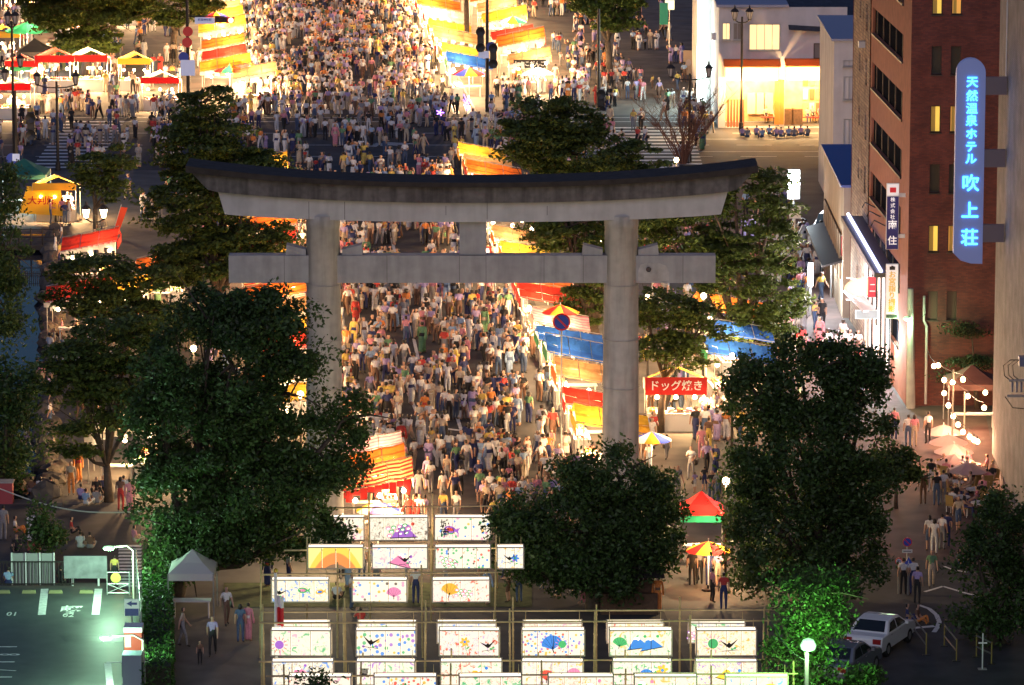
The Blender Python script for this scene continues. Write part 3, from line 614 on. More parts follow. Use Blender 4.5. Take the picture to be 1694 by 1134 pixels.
# ================================================================== TREES
bark = M('tree bark', (.075,.055,.04), .9, (5,.35), bump=.4)
def tree(name, label, base, Y, lobes, leafmat, size=.11, flat=.8, dens=1.0, layered=False, seed=0, trunk_r=.28, group=None, cat='tree', twigs=True, gaps=()):
    """base: pixel of the trunk foot; lobes: (px,py,rx_px,ry_px[,dY]) crown masses at distance Y"""
    rs = np.random.RandomState(seed+11); bp_ = G(*base) if base[1] > -100 else None
    bx, by = bp_.x, Y; t = thing(name, label, cat, (bx,by,0), group=group); k = ppm(Y, 6)
    cl, mb = [], MB(); ends = []
    for L in lobes:
        c = D(L[0],L[1],Y); rx, rz_ = L[2]/k, L[3]/k; dy = (L[4] if len(L) > 4 else rs.uniform(-.25,.25)*rx)
        c = np.array([c.x-bx, dy, c.z]); ry = max(rx*.85,.5)
        ends.append((c, rx, rz_))
        n = max(6, int(4.6*dens*(rx*ry+rx*rz_+ry*rz_)))
        u = rs.normal(size=(n,3)); u /= np.linalg.norm(u,axis=1,keepdims=True); r = (.40+.72*rs.rand(n)**.5)[:,None]
        cl.append(c+u*r*np.array([rx,ry,rz_]))
    cl = np.concatenate(cl); cl = cl[cl[:,2] > .8]
    for gx, gy, gr in gaps:                 # openings in the crown where lamps behind shine through
        g_ = np.array([D(gx,gy,Y).x-bx, D(gx,gy,Y).z]); cl = cl[np.linalg.norm(cl[:,[0,2]]+np.outer(cl[:,1],[0,.175])*1-g_,axis=1) > gr/k+.55]
    per = 150 if not layered else 95
    cr = (.42+.75*rs.rand(len(cl))**1.5)*(1.0 if not layered else 1.15)
    off = rs.normal(size=(len(cl),per,3)); off /= np.linalg.norm(off,axis=2,keepdims=True)
    off *= (rs.rand(len(cl),per,1)**.45)*cr[:,None,None]; off[:,:,2] *= (.28 if layered else flat)
    pos = (cl[:,None,:]+off).reshape(-1,3)
    mesh_quads('crown', leaf_quads(pos, rs, size, .9 if layered else .35).reshape(-1,3), leafmat, t)
    zmin = min(e[0][2]-e[2]*.5 for e in ends); fork = max(1.0, zmin*.75)
    tilt = rs.uniform(-.2,.2); top = np.mean([e[0] for e in ends],axis=0); fk = (top[0]*.22+tilt, top[1]*.2, fork)
    mb.tube([(0,0,-.05),(fk[0]*.4,fk[1]*.4,fork*.5),fk], [trunk_r*1.25,trunk_r,trunk_r*.85], 10); mb.build('trunk', bark, t, smooth=True)
    for c, rx, rz_ in ends:
        m = [fk[i]*.55+c[i]*.45 for i in range(3)]; m[2] -= .15*abs(c[0]-fk[0]); lb = MB()
        lb.tube([fk, m, tuple(c)], [trunk_r*.6,trunk_r*.38,trunk_r*.14], 7)
        for q in range(5 if twigs else 0):
            e = c+rs.normal(size=3)*np.array([rx,rx*.8,rz_])*.6; lb.tube([tuple(m if q % 2 else c), tuple((np.array(m if q % 2 else c)+e)/2+np.array([0,0,.15])), tuple(e)], [trunk_r*.22,trunk_r*.12,trunk_r*.04], 5)
        lb.build('limb', bark, t, smooth=True)
    return t
tree('camphor_tree', 'great dark camphor tree overlapping the pond-side torii pillar', (282,1000), 192,
     [(385,600,130,110),(330,720,110,100),(430,530,80,50),(300,830,70,100),(420,800,120,90),(575,690,42,38),(545,765,55,45),(500,870,70,40),(300,900,50,45),(400,890,80,40),(262,640,40,75),(470,650,70,70),(350,520,60,40),(440,730,80,60)], leaf_dark, seed=1, trunk_r=.42, gaps=((320,577,9),(497,653,16)))
tree('maple_tree', 'slender layered maple above seated people by the pond', (182,826), 211.5,
     [(180,580,85,34),(130,640,60,26),(220,660,70,24),(160,700,60,18),(215,540,60,26),(120,590,45,28),(250,610,45,30),(195,625,70,24),(130,745,35,12)], leaf_mid, size=.14, layered=True, seed=2, trunk_r=.2)
tree('round_tree', 'round dense evergreen in front of the hotel-side torii pillar', (985,1010), 190,
     [(1025,795,85,52),(960,880,100,68),(880,880,58,58),(1080,860,50,62),(860,925,36,34),(1010,935,90,32),(960,800,50,40),(1040,880,70,60),(920,950,60,22)], leaf_dark, seed=3, trunk_r=.38, size=.11)
tree('camphor_tree', 'largest dark evergreen mass between the festival road and side street', (1375,1012), 191,
     [(1330,640,110,65),(1255,660,58,45),(1400,600,60,38),(1330,755,100,75),(1425,675,55,45),(1300,875,95,90),(1415,815,75,55),(1375,925,75,65),(1240,800,40,55),(1415,880,45,50),(1290,960,60,30)], leaf_dark, seed=4, trunk_r=.42)
tree('young_tree', 'small young tree with a thin trunk by the cafe walkway', (1482,842), 210,
     [(1470,755,36,26),(1492,785,28,18),(1450,780,25,18)], leaf_dark, size=.13, seed=5, trunk_r=.09)
tree('bushy_tree', 'bushy tree glowing vivid green around the street lamp', (1345,1200), 167,
     [(1345,982,62,34),(1335,1060,46,46),(1372,1030,34,34),(1300,1045,26,44),(1350,1112,36,36),(1310,1120,35,36)], leaf_hedge, seed=6, trunk_r=.22, size=.085)
tree('shrub_tree', 'dark spreading shrub tree against the grey building base', (1675,1140), 184,
     [(1655,880,50,58),(1615,915,38,32),(1670,990,55,70),(1635,1060,45,55),(1690,930,40,60),(1680,1090,50,50),(1600,1020,25,20)], leaf_dark, seed=7, trunk_r=.25, size=.10)
tree('cedar_tree', 'dark foliage overhanging the pond at the bridge', (-30,600), 240, [(5,330,26,60),(12,420,30,60),(8,510,38,50)], leaf_dark, seed=8, trunk_r=.25)
tree('weeping_tree', 'weeping dark tree hanging low over the near pond water', (-10,830), 213, [(15,650,42,55),(20,720,38,60),(0,790,32,40)], leaf_dark, seed=9, trunk_r=.25, flat=1.4, size=.12)
tree('zelkova_tree', 'tall olive zelkova rising behind the pond-side end of the lintel', (352,590), 250,
     [(340,168,38,26),(335,215,60,30),(370,285,95,42),(320,340,75,40),(420,400,62,35),(350,420,85,40),(330,250,60,30),(420,290,50,30),(300,440,50,30)], leaf_mid, size=.15, layered=True, seed=10, trunk_r=.35, dens=1.15)
tree('zelkova_tree', 'broad olive zelkova rising behind the hotel-side half of the lintel', (985,600), 250,
     [(915,205,75,38),(960,255,95,38),(1045,265,50,30),(880,245,45,28),(925,385,60,28),(1000,400,60,30),(965,510,32,40),(900,225,60,30),(980,470,30,30),(1040,330,60,30)], leaf_mid, size=.15, layered=True, seed=12, trunk_r=.35, dens=1.15)
tree('zelkova_tree', 'dark zelkova beyond the hotel-side end of the tie beam', (1245,612), 246,
     [(1240,400,75,45),(1275,485,52,50),(1190,440,50,40),(1120,400,60,36),(1215,300,65,22),(1280,330,32,32),(1150,340,60,30),(1250,540,60,30),(1085,350,45,28)], leaf_mid, size=.15, layered=True, seed=13, trunk_r=.35, dens=1.1)
tree('young_zelkova', 'thin forked zelkova beside the dog-snack stall', (1093,722), 228,
     [(1110,515,65,34),(1150,555,48,26),(1085,575,38,22),(1062,500,26,30),(1130,590,40,16),(1170,520,30,24)], leaf_mid, size=.13, layered=True, seed=14, trunk_r=.19)
tree('garden_zelkova', 'spreading multi-stemmed tree on the far park lawn', (155,108), 376, [(150,18,90,26),(150,68,52,20),(88,28,42,20),(215,8,50,18),(150,-20,110,24),(60,8,30,16)], leaf_mid, size=.2, layered=True, seed=15, trunk_r=.4)
tree('street_tree', 'dark street tree behind the shrine-front crossing sign', (308,60), 388, [(300,12,42,22),(275,28,24,14),(340,-5,40,20)], leaf_mid, size=.2, layered=True, seed=16, trunk_r=.3)
tree('street_tree', 'street tree beside the band playing on the far pavement', (1006,118), 371, [(1005,8,48,28),(1020,35,30,20),(975,5,30,18),(1010,-25,60,24)], leaf_mid, size=.2, layered=True, seed=17, trunk_r=.28)
tree('maple_tree', 'slim tree by the lit twin lantern and yellow tent', (157,412), 287, [(165,275,42,26),(188,315,26,18),(150,300,24,18),(200,260,24,18)], leaf_mid, size=.15, layered=True, seed=18, trunk_r=.17)
tree('maple_tree', 'low wide maple screening the pond walk stalls', (210,600), 246, [(160,440,52,20),(235,458,60,20),(140,498,58,22),(235,515,58,22),(190,475,50,20),(120,450,30,18),(290,540,40,22)], leaf_mid, size=.14, layered=True, seed=19, trunk_r=.25)
tree('potted_sapling', 'slim leafy sapling behind the car park fence', (88,925), 199, [(80,868,20,28),(86,895,18,20),(70,885,14,14)], leaf_hedge, size=.1, seed=20, trunk_r=.05)
tree('roadside_tree', 'bare-stemmed tree rising between the two far stall rows', (776,72), 384, [(775,-70,60,30),(740,-60,40,25)], leaf_mid, size=.2, layered=True, seed=21, trunk_r=.22)
tree('cloud_pine', 'clipped cloud pine glowing green at the hotel foot', (1612,668), 234, [(1607,546,28,9),(1612,600,34,8),(1634,628,20,8),(1580,622,18,6)], M('pine needles', (.05,.07,.02), .6, island=.4, trans=.2), size=.08, layered=True, dens=2.6, seed=22, trunk_r=.14, twigs=False)
tree('box_shrub', 'rounded box shrub lit green beside the cafe tables', (1640,862), 206, [(1648,838,22,22),(1665,850,25,22)], leaf_hedge, size=.1, seed=23, trunk_r=.08)
tree('front_shrub', 'small shrub tip rising in front of the lowest lanterns', (522,1180), 165, [(520,1132,16,8)], leaf_hedge, size=.08, seed=24, trunk_r=.05)
tree('front_shrub', 'shrub tip beside the parked cars', (1430,1190), 168, [(1428,1120,24,14)], leaf_hedge, size=.1, seed=25, trunk_r=.06)
bs = thing('bare_shrub', 'leafless brown shrub with many fine branches at the crossing corner', 'shrub', G(1130,272)); rs = random.Random(4)
for k in range(34):
    an = rs.uniform(0,6.28); sp = rs.uniform(.3,1); x, y = math.cos(an)*sp*4.2, math.sin(an)*sp*2; z = rs.uniform(3.6,5.4); mb = MB()
    jx = rs.uniform(-.35,.35); mb.tube([(x*.05,y*.05,0),(x*.22+jx,y*.3,z*.3),(x*.5-jx*.5,y*.5,z*.6),(x*.85+jx,y*.8,z*.85),(x,y,z)], [.045,.032,.022,.014,.006], 5)
    for q in range(16):
        f = rs.uniform(.35,1.0); p = (x*f*.9,y*f*.9,z*f); mb.tube([p,(p[0]+rs.uniform(-.8,.8),p[1]+rs.uniform(-.5,.5),p[2]+rs.uniform(.3,1.2))], [.014,.005], 4)
    mb.build('branch', M('russet twigs', (.16,.075,.05), .9), bs)
# ================================================================== FESTIVAL STALLS
ORA=(.75,.20,.03); YEL=(.85,.55,.06); RED=(.6,.045,.03); WHT=(.8,.76,.70); BLU=(.03,.13,.55); PNK=(.62,.25,.36); TAN=(.55,.33,.16)
awn = {'orange':band_mat('orange tarp', [ORA,ORA,ORA,(.45,.10,.02)], .13), 'red and cream striped':band_mat('red cream tarp', [RED,(.8,.55,.25)], .13), 'blue':band_mat('blue tarp', [BLU,BLU,BLU,(.02,.08,.4)], .3),
  'yellow':band_mat('yellow tarp', [YEL,YEL,YEL,(.65,.36,.04)], .22), 'pink striped':band_mat('pink tarp', [PNK,(.7,.5,.55)], .13), 'tan ribbed':band_mat('tan tarp', [TAN,TAN,(.45,.25,.12)], .2), 'red':band_mat('red tarp', [RED,RED,RED,(.35,.03,.02)], .2), 'white':band_mat('white tarp', [WHT,WHT,WHT,(.6,.56,.5)], .3)}
awk = list(awn); postm = M('stall pole', (.4,.38,.35), .5, metal=.4)
goods = [M('food '+n, c, .6) for n, c in (('red',(.6,.08,.05)),('gold',(.75,.42,.08)),('green',(.12,.35,.08)),('white',(.75,.72,.66)),('brown',(.25,.12,.05)),('pink',(.75,.25,.35)))]
valm = {k: M('valance '+k, c, .7, trans=.3) for k, c in (('red',(.62,.03,.025)),('yellow',(.85,.55,.05)),('white',(.8,.77,.7)),('black',(.03,.03,.03)),('green',(.04,.35,.14)),('orange',(.8,.28,.03)))}
ltr_w = M('letter white', (.85,.85,.82), .6); ltr_r = M('letter red', (.6,.02,.02), .6); ltr_k = M('letter black', (.02,.02,.02), .6)
TEMPL = {}
def stall_template(kind, var):
    """local axes: +x = serving front (high side), y along the road; length 3, depth 3"""
    key = (kind, var)
    if key in TEMPL: return TEMPL[key]
    t = {}; rs = random.Random(hash(kind) % 97+var if False else len(kind)*7+var)
    L, W_, hf, hb = 2.9, 3.1, 2.75, 2.1
    t['post'] = [MB().tube([(x,y,0),(x,y,h)], .03, 6).mesh('post', postm) for x,y,h in ((1.4,-L/2+.05,hf),(1.4,L/2-.05,hf),(-1.5,-L/2+.05,hb),(-1.5,L/2-.05,hb))]
    mb = MB(); n = 6
    for i in range(n):                      # tarp sagging a little between its ribs
        for j in range(4):
            q = []
            for a, b in ((i,j),(i+1,j),(i+1,j+1),(i,j+1)):
                x = -1.65+3.4*a/n; y = -L/2+L*b/4; q.append((x, y, hb-.03+(hf-hb)*a/n+.62*(1-abs(b/2-1))+rs.uniform(-.02,.02)-(.04 if a % 2 else 0)))
            mb.add(q, [(0,1,2,3)])
    t['awning'] = mb.mesh('awning', awn[kind])
    t['rib'] = [MB().tube([(-1.65,y,hb+.02+.62*(1-abs(y)/(L/2))),(1.75,y,hf+.02+.62*(1-abs(y)/(L/2)))], .022, 5).mesh('rib', postm) for y in (-L/2,0,L/2)]+[MB().tube([(x,-L/2,hb+.0+(hf-hb)*(x+1.65)/3.4),(x,0,hb+.62+(hf-hb)*(x+1.65)/3.4),(x,L/2,hb+.0+(hf-hb)*(x+1.65)/3.4)], .02, 5).mesh('rib', postm) for x in (-.5,.6)]
    vk = {'orange':'red','red and cream striped':'white','blue':'green','yellow':'yellow','pink striped':'white','tan ribbed':'orange','red':'red','white':'red'}[kind]
    t['valance'] = [MB().box((1.77,0,hf-.25), (.03,L,.5)).mesh('valance', valm[vk])]
    mb = MB()
    for k in range(10): mb.box((-1.5+.33*k,-L/2-.03,hb+.02+.06*k-.12*(1+k % 2)), (.32,.02,.24*(1+k % 2)))
    t['valance'].append(mb.mesh('valance', valm['white' if vk != 'white' else 'red']))
    t['counter'] = MB().box((.95,0,.42), (.7,L-.3,.84)).box((.95,0,.87), (.8,L-.2,.05)).mesh('counter', cloth_white)
    t['side_table'] = MB().box((-.2,-L/2+.4,.74), (1.5,.6,.05)).box((-.85,-L/2+.4,.36), (.06,.5,.71)).box((.45,-L/2+.4,.36), (.06,.5,.71)).mesh('side_table', cloth_white)
    t['tray'] = []
    for k in range(6):
        mb = MB(); y = -1.1+k*.44; mb.box((.95,y,.92), (.5,.36,.06))
        for q in range(6): mb.box((.78+.17*(q % 3),y-.08+.17*(q//3),.99+rs.uniform(0,.06)), (.13,.13,.1), mi=1)
        t['tray'].append(mb.mesh('tray', [steel, goods[(k+var) % 6]]))
    t['bulb'] = MB().lathe([(0,-.09),(.07,-.05),(.085,0),(.05,.07),(0,.09)], 8).mesh('bulb', bulb_m)
    TEMPL[key] = t; return t
NST = [0]
def stall(kind, x, y, rz, label, W=260, var=0, group=None, sign=None, scale=1.0, col=(1,.60,.27)):
    t = stall_template(kind, var % 3); e = thing('market_stall', label, 'stall', (x,y,0), rz, group); scale *= R.uniform(.9,1.1); e.scale = (scale,scale,scale*R.uniform(.92,1.1))
    for m in t['post']: obj('post', m, e)
    a = obj('awning', t['awning'], e)
    for m in t['rib']: obj('rib', m, a)
    for m in t['valance']: obj('valance', m, e)
    obj('counter', t['counter'], e); obj('side_table', t['side_table'], e)
    for m in t['tray']: obj('tray', m, e)
    sd_ = -1.62 if abs(rz) < 1 else 1.62   # bare bulbs strung under the near eave
    for q in (((1.7,-.9,1.78),(1.7,0,1.78),(1.7,.9,1.78)) if abs(abs(rz)-math.pi/2) < .2 else ((1.3,sd_,2.2),(.2,sd_,2.0),(-.9,sd_,1.8))):
        b_ = obj('bulb', t['bulb'], e, q); b_.scale = (1.35,)*3
    lamp(e, (1.0,-1.0 if abs(rz) < 1 else 1.0,1.7), W*1.7, col, .15); lamp(e, (.9,.7 if abs(rz) < 1 else -.7,1.7), W*.9, col, .15)
    if sign:                                # board hung on the side towards the shrine
        s_, vm, lm, wd = sign; loc = Vector((0,-1.5,2.15)); ang = 0
        b = MB().box((0,0,0), (wd,.04,.62)).build('sign_board', valm[vm], e)
        b.location = loc if abs(rz) < .1 else Vector((0,1.5,2.15)); b.rotation_euler.z = -rz
        text(s_, min(.5, wd/len(s_)*.95), lm, b, (0,-.03,0))
    NST[0] += 1
    return e
ROAD = 'stalls lining the festival road'
def nth(k): return ['first','second','third','fourth','fifth','sixth','seventh','eighth','ninth','tenth'][k] if k < 10 else '%dth' % (k+1)
# hotel side, from the torii up to the cross street
kinds = ['white','red and cream striped','tan ribbed','blue','blue','red','red and cream striped','tan ribbed','orange','yellow','tan ribbed','red','yellow','blue','orange','tan ribbed','yellow','red','pink striped','yellow','orange','tan ribbed','red','yellow','blue','orange','yellow','red','tan ribbed','yellow']
kinds[0:8] = ['yellow','red','tan ribbed','blue','blue','pink striped','red','orange']
for k in range(17):
    y = 217.5+k*5.9; x = axis(y)+5.5+1.6
    stall(kinds[k], x, y, math.pi+rad(4), '%s awning stall on the hotel side, %s from the torii' % (kinds[k], nth(k)), 115, k, ROAD,
          sign=None)
kl = ['white','red and cream striped','orange','pink striped','yellow','orange','red','yellow','tan ribbed','orange','red and cream striped','yellow','red','orange','yellow','tan ribbed','red','yellow','orange','blue','yellow','red','orange','yellow']
for k in range(1,18):
    y = 200.2+k*4.4+max(0,k-3)*1.4+(7 if k > 3 else 0); off = 3.4+min(1,max(0,(y-212)/20))*3.4; x = axis(y)-off-1.6
    if k <= 3: x = axis(y)-3.5-1.4
    stall(kl[k], x, y, rad(4), '%s awning stall on the pond side, %s from the torii' % (kl[k], nth(k-1)), 115, k+1, ROAD)
ku = ['blue','yellow','tan ribbed','yellow','white','orange','yellow','tan ribbed','red','yellow','orange','tan ribbed','yellow','orange','red','yellow','white','orange']
for k in range(9):
    y = 361+k*8.6; stall(ku[k], axis(y)+7.7+1.6, y, math.pi+rad(4), '%s awning stall on the hotel side beyond the crossing, %s in its row' % (ku[k], nth(k)), 330, k, ROAD, sign=('ベビーカステラ','red',ltr_w,2.8) if k == 3 else None, scale=1.08)
    y = 361+k*8.6; stall(ku[(k*5+3) % 17], axis(y)-8.4-1.6, y, rad(4), '%s awning stall on the pond side beyond the crossing, %s in its row' % (ku[(k*5+3) % 17], nth(k)), 330, k+2, ROAD, scale=1.08)
for k in range(8):
    y = 366+k*9.5; kd = ['tan ribbed','orange','red','yellow'][k % 4]
    stall(kd, axis(y)+7.7+6.6, y, rad(4), '%s awning stall backing on the far hotel-side row, %s along' % (kd, nth(k)), 330, k, ROAD, scale=1.08, sign=(('しんこだんご','black',ltr_w,2.6) if k == 0 else ('たこ焼','black',ltr_r,2.4) if k == 2 else None))
# the back row facing the hotel-side walk
dog = stall('yellow', G(1113,690).x, 229.5, -math.pi/2, 'yellow awning stall with a red dog-snack banner beside the thin zelkova', 200, 1)
p = MB().box((0,0,0), (2.95,.05,.85)).build('banner', valm['red'], dog, (1.86,0,2.35), rz=math.pi/2); text('ドッグ焼き', .52, ltr_w, p, (0,-.04,0))
for k, (kd, px, py) in enumerate((('blue',1222,668),('blue',1228,616),('orange',1208,588))):
    g = G(px,py); stall(kd, g.x, g.y, math.pi+rad(6), '%s tarp stall on the hotel-side walk, %s along it' % (kd, nth(k)), 220, k, 'stalls on the hotel-side walk')
# scattered stalls in the park and at the cross street corners
for k, (kd, px, py, rz, W, lab) in enumerate((('white',268,180,-math.pi/2,420,'white open-fronted stall on the pond-side corner of the crossing'), ('white',150,148,-math.pi/2,420,'white snack stand by the unlit twin lantern post'),
    ('red',95,150,-math.pi/2,250,'red awning stand beside the white snack stand'), ('red',40,150,-math.pi/2,250,'red awning stand under the green parasol'), ('orange',30,30,-math.pi/2,300,'orange stall behind the tall lantern post'), ('white',205,790,0,190,'white-roofed stall behind the slender maple'),
    ('yellow',95,362,-math.pi/2,300,'yellow tent stall at the end of the pond bridge'), ('red',150,470,0,90,'red stall hidden under the low wide maple'), ('orange',270,500,0,90,'orange stall among trees behind the great camphor'), ('yellow',205,540,0,90,'yellow stall on the pond walk below the low maple'), ('red',130,560,0,70,'red stall at the pond edge walk'), ('tan ribbed',420,170,rad(4),250,'tan stall by the zebra crossing'), ('yellow',8,105,-math.pi/2,320,'yellow stall between the green parasols'), ('orange',120,62,-math.pi/2,300,'orange stall under the spreading park tree'), ('white',205,40,-math.pi/2,300,'white stall behind the spreading park tree'), ('yellow',75,25,-math.pi/2,320,'yellow stall at the far edge of the park'), ('red',175,8,-math.pi/2,300,'red stall at the far park hedge'), ('yellow',225,148,-math.pi/2,260,'yellow stall between the white stall and white snack stand'), ('white',25,195,-math.pi/2,220,'white stall by the slim blue-sign pole'))):
    g = G(px,py); stall(kd, g.x, g.y, rz, lab, W, k)
# awning words on the yellow tent
yt = thing('tent_wall', 'yellow cloth side wall of the yellow tent with red lettering', 'banner', G(72,366)-Vector((0,.4,0)))
o = MB().slab([(-1.5,-.6,.7),(1.4,-.9,.55),(1.2,.1,2.15),(-1.0,.1,2.35)], .02).build('cloth', M('glowing yellow cloth', (.9,.62,.05), .7, trans=.4), yt)
tx_ = text('大判焼', .62, ltr_r, yt, (0,-.45,1.45)); tx_.rotation_euler.x = rad(60)
lamp(yt, (.3,1.2,1.5), 60)
# ------------------------------------------------------------------ parasols
def parasol(label, px, py, Y, r, cols, pole=2.3, W=0, group=None, seg=8, hgt=.40):
    c = D(px,py,Y); t = thing('parasol', label, 'parasol', (c.x,Y,0), R.uniform(0,.7), group); z = c.z
    ms = [M('parasol '+str(q), q, .7, trans=.45) for q in cols]
    for k in range(seg):
        a0, a1 = 2*math.pi*k/seg, 2*math.pi*(k+1)/seg; mb = MB(); pr = [(.03,hgt*r),(.4*r,hgt*r*.68),(.75*r,hgt*r*.3),(r,0)]
        vs = []
        for rr, zz in pr:
            for a in (a0,(a0+a1)/2,a1): q = rr*(.965 if a not in (a0,a1) else 1); vs.append((q*math.cos(a),q*math.sin(a),z+zz-(.03*rr if a not in (a0,a1) else 0)))
        for i in range(3):
            for j in range(2): mb.add([vs[i*3+j],vs[i*3+j+1],vs[i*3+j+4],vs[i*3+j+3]], [(0,3,2,1)])
        o = mb.build('canopy_panel', ms[k % len(ms)], t)
    MB().tube([(0,0,0),(0,0,z+hgt*r+.12)], .025, 6).build('pole', white, t); MB().lathe([(.28,0),(.28,.08),(.05,.1),(.05,.25)], 12).build('base', dark_metal, t)
    if W: lamp(t, (.25,-.35,z-.25), W, (1,.62,.3), .1)
    return t
cR,cY,cB,cW,cG,cO,cV = (.65,.03,.03),(.9,.55,.04),(.05,.08,.5),(.8,.78,.75),(.03,.28,.14),(.85,.3,.04),(.35,.2,.6)
parasol('red and yellow parasol nearest the shrine beside the red tent', 1172,911,193.5,1.0,[cR,cY],W=70)
parasol('red and orange parasol behind the round no-parking sign', 927,517,246,1.05,[cR,cO],W=60)
parasol('red, yellow and navy parasol at the crossing corner', 776,123,357,1.35,[cR,cB,cY],W=200)
parasol('rainbow parasol glowing white beside the torii pillar foot', 625,845,198.5,1.0,[cW,cB,cW,cY,cW,cV],W=120)
parasol('blue and orange parasol half hidden by the round evergreen', 1078,728,216,1.0,[cB,cW,cO],W=70)
parasol('orange, red and green parasol by the zebra crossing', 380,118,359,1.3,[cR,cG,cO,cY],W=150)
parasol('blue and red parasol behind the signal head', 358,30,386,1.3,[cB,cR,cY],W=100)
parasol('pastel rainbow parasol in the far back row', 848,37,392,1.3,[cW,cY,cG,cV],W=100)
parasol('pale blue parasol in front of the far black signboard', 890,122,362,1.3,[cW,(.2,.5,.8)],W=200)
parasol('green parasol above the red awning stand', 30,114,369,1.5,[cG],W=0)
parasol('green parasol behind the dark canopy tent', 45,52,383,1.9,[cG,(.02,.2,.1)],W=200)
for k,(px,py) in enumerate(((1561,716),(1569,733),(1578,748),(1580,765),(1601,779))):
    parasol('cream cafe parasol in the terrace line under the bulb string, %s from the brick hotel' % nth(k), px,py,226-k*3.1,1.0,[(.75,.58,.56),(.73,.55,.54)],group='cafe terrace parasols')
# ------------------------------------------------------------------ tents
def tent(label, px, py, Y, w_, d_, he, hp, mat, band=None, W=0, col=(1,.62,.3)):
    c = D(px,py,Y); t = thing('canopy_tent', label, 'tent', (c.x,Y,0)); x, y = w_/2, d_/2
    for a,b in ((-x,-y),(x,-y),(x,y),(-x,y)): MB().tube([(a,b,0),(a,b,he)], .03, 6).build('leg', steel, t)
    for k,(a,b) in enumerate((((-x,-y),(x,-y)),((x,-y),(x,y)),((x,y),(-x,y)),((-x,y),(-x,-y)))):
        mb = MB(); q = [(*a,he),(*b,he),(b[0]*.5,b[1]*.5,he+(hp-he)*.42),(a[0]*.5,a[1]*.5,he+(hp-he)*.42)]
        mb.add(q, [(0,1,2,3)]); mb.add([q[3],q[2],(0,0,hp)], [(0,1,2)]); mb.build('roof_panel', mat, t)
        mb = MB(); mb.add([(*a,he),(*b,he),(*b,he-.3),(*a,he-.3)], [(0,3,2,1)]); mb.build('valance', band or mat, t)
    MB().box((0,-y+.45,.72), (w_*.85,.6,.05)).box((-w_*.38,-y+.45,.35), (.05,.5,.7)).box((w_*.38,-y+.45,.35), (.05,.5,.7)).build('table', cloth_white, t)
    if W: MB().lathe([(0,-.08),(.07,0),(0,.08)], 8, (.3,-.4,he-.35)).build('bulb', bulb_m, t); lamp(t, (.3,-.4,he-.5), W, col, .12)
    return t
tent('white gabled canopy tent beside the great camphor trunk', 319,975,189.5,1.9,2.4,1.95,2.75,M('white tent vinyl', (.7,.7,.66), .6, trans=.3),W=0)
tent('red canopy tent edged in green near the bright lamp', 1160,835,200,2.0,2.6,2.15,3.0,M('red tent vinyl', (.62,.03,.03), .6, trans=.4), M('green tent edge', (.03,.4,.2), .6, trans=.3),W=140)
tent('dark brown canopy tent at the back of the cafe terrace', 1607,690,230,2.6,2.6,2.3,3.1,M('brown tent vinyl', (.10,.05,.04), .7),W=60)
tent('black canopy tent with a blue-white lamp by the lantern post', 58,96,374,2.8,2.8,2.3,3.3,M('black tent vinyl', (.03,.03,.03), .7),W=250,col=(.7,.9,1))
tent('teal canopy tent behind the pond bridge', 40,292,303,3.2,3.0,2.5,3.4,M('teal tent vinyl', (.02,.14,.11), .6),W=150,col=(.7,1,.95))
# ================================================================== LAMPS, SIGNS, SIGNALS
lantern_glass = M('unlit lantern glass', (.45,.42,.40), .3); lit_globe = M('lit lantern glass', (1,.74,.40), .4, emit=12)
def lantern_head(parent, x, z, lit=False):
    mb = MB(); mb.lathe([(.12,0),(.24,.55),(.24,.58)], 6, (x,0,z)); o = mb.build('lantern', lit_globe if lit else lantern_glass, parent)
    MB().lathe([(.34,.58),(.2,.75),(.07,.85),(.05,1.0),(0,1.12)], 6, (x,0,z)).build('cap', dark_metal, o); MB().lathe([(0,-.12),(.06,-.1),(.14,-.02),(.14,.02)], 6, (x,0,z)).build('collar', dark_metal, o)
    for k in range(6):
        an = k*math.pi/3; MB().tube([(x+.125*math.cos(an),.125*math.sin(an),z),(x+.25*math.cos(an),.25*math.sin(an),z+.57)], .018, 4).build('cage_bar', dark_metal, o)
def twin_lantern(label, bx, by, h, arm=1.0, lit=False, extra=0):
    g = G(bx,by); t = thing('lantern_post', label, 'street lamp', g)
    MB().tube([(0,0,0),(0,0,.6),(0,0,.62),(0,0,h)], [.2,.16,.11,.08], 10).build('post', dark_metal, t)
    MB().tube([(-arm,0,h-.25),(-arm*.5,0,h-.42),(0,0,h-.45),(arm*.5,0,h-.42),(arm,0,h-.25)], .05, 6).build('crossarm', dark_metal, t)
    for s in (-1,1): lantern_head(t, s*arm, h-.2, lit)
    for k in range(extra): lantern_head(t, (-1)**k*.55, h-3.2-k*1.0)
    if lit:
        for s in (-1,1): lamp(t, (s*arm,-.1,h+.1), 120, (1,.68,.34))
    return t
def hgt(bx, by, py): g = G(bx,by); return D(bx,py,g.y).z
twin_lantern('unlit twin lantern post rising out of the bare shrub', 1140,268,hgt(1140,268,122),1.35)
twin_lantern('unlit twin lantern post before the corner shop', 1226,216,hgt(1226,216,28),.55)
twin_lantern('unlit twin lantern post by the white snack stand', 96,282,hgt(96,282,135),1.35)
twin_lantern('tall unlit lantern post with stacked lanterns near the green parasol', 24,282,hgt(24,282,35),.25,extra=2)
twin_lantern('lit twin lantern post between the slim tree and pond', 158,420,hgt(158,420,356),.55,True)
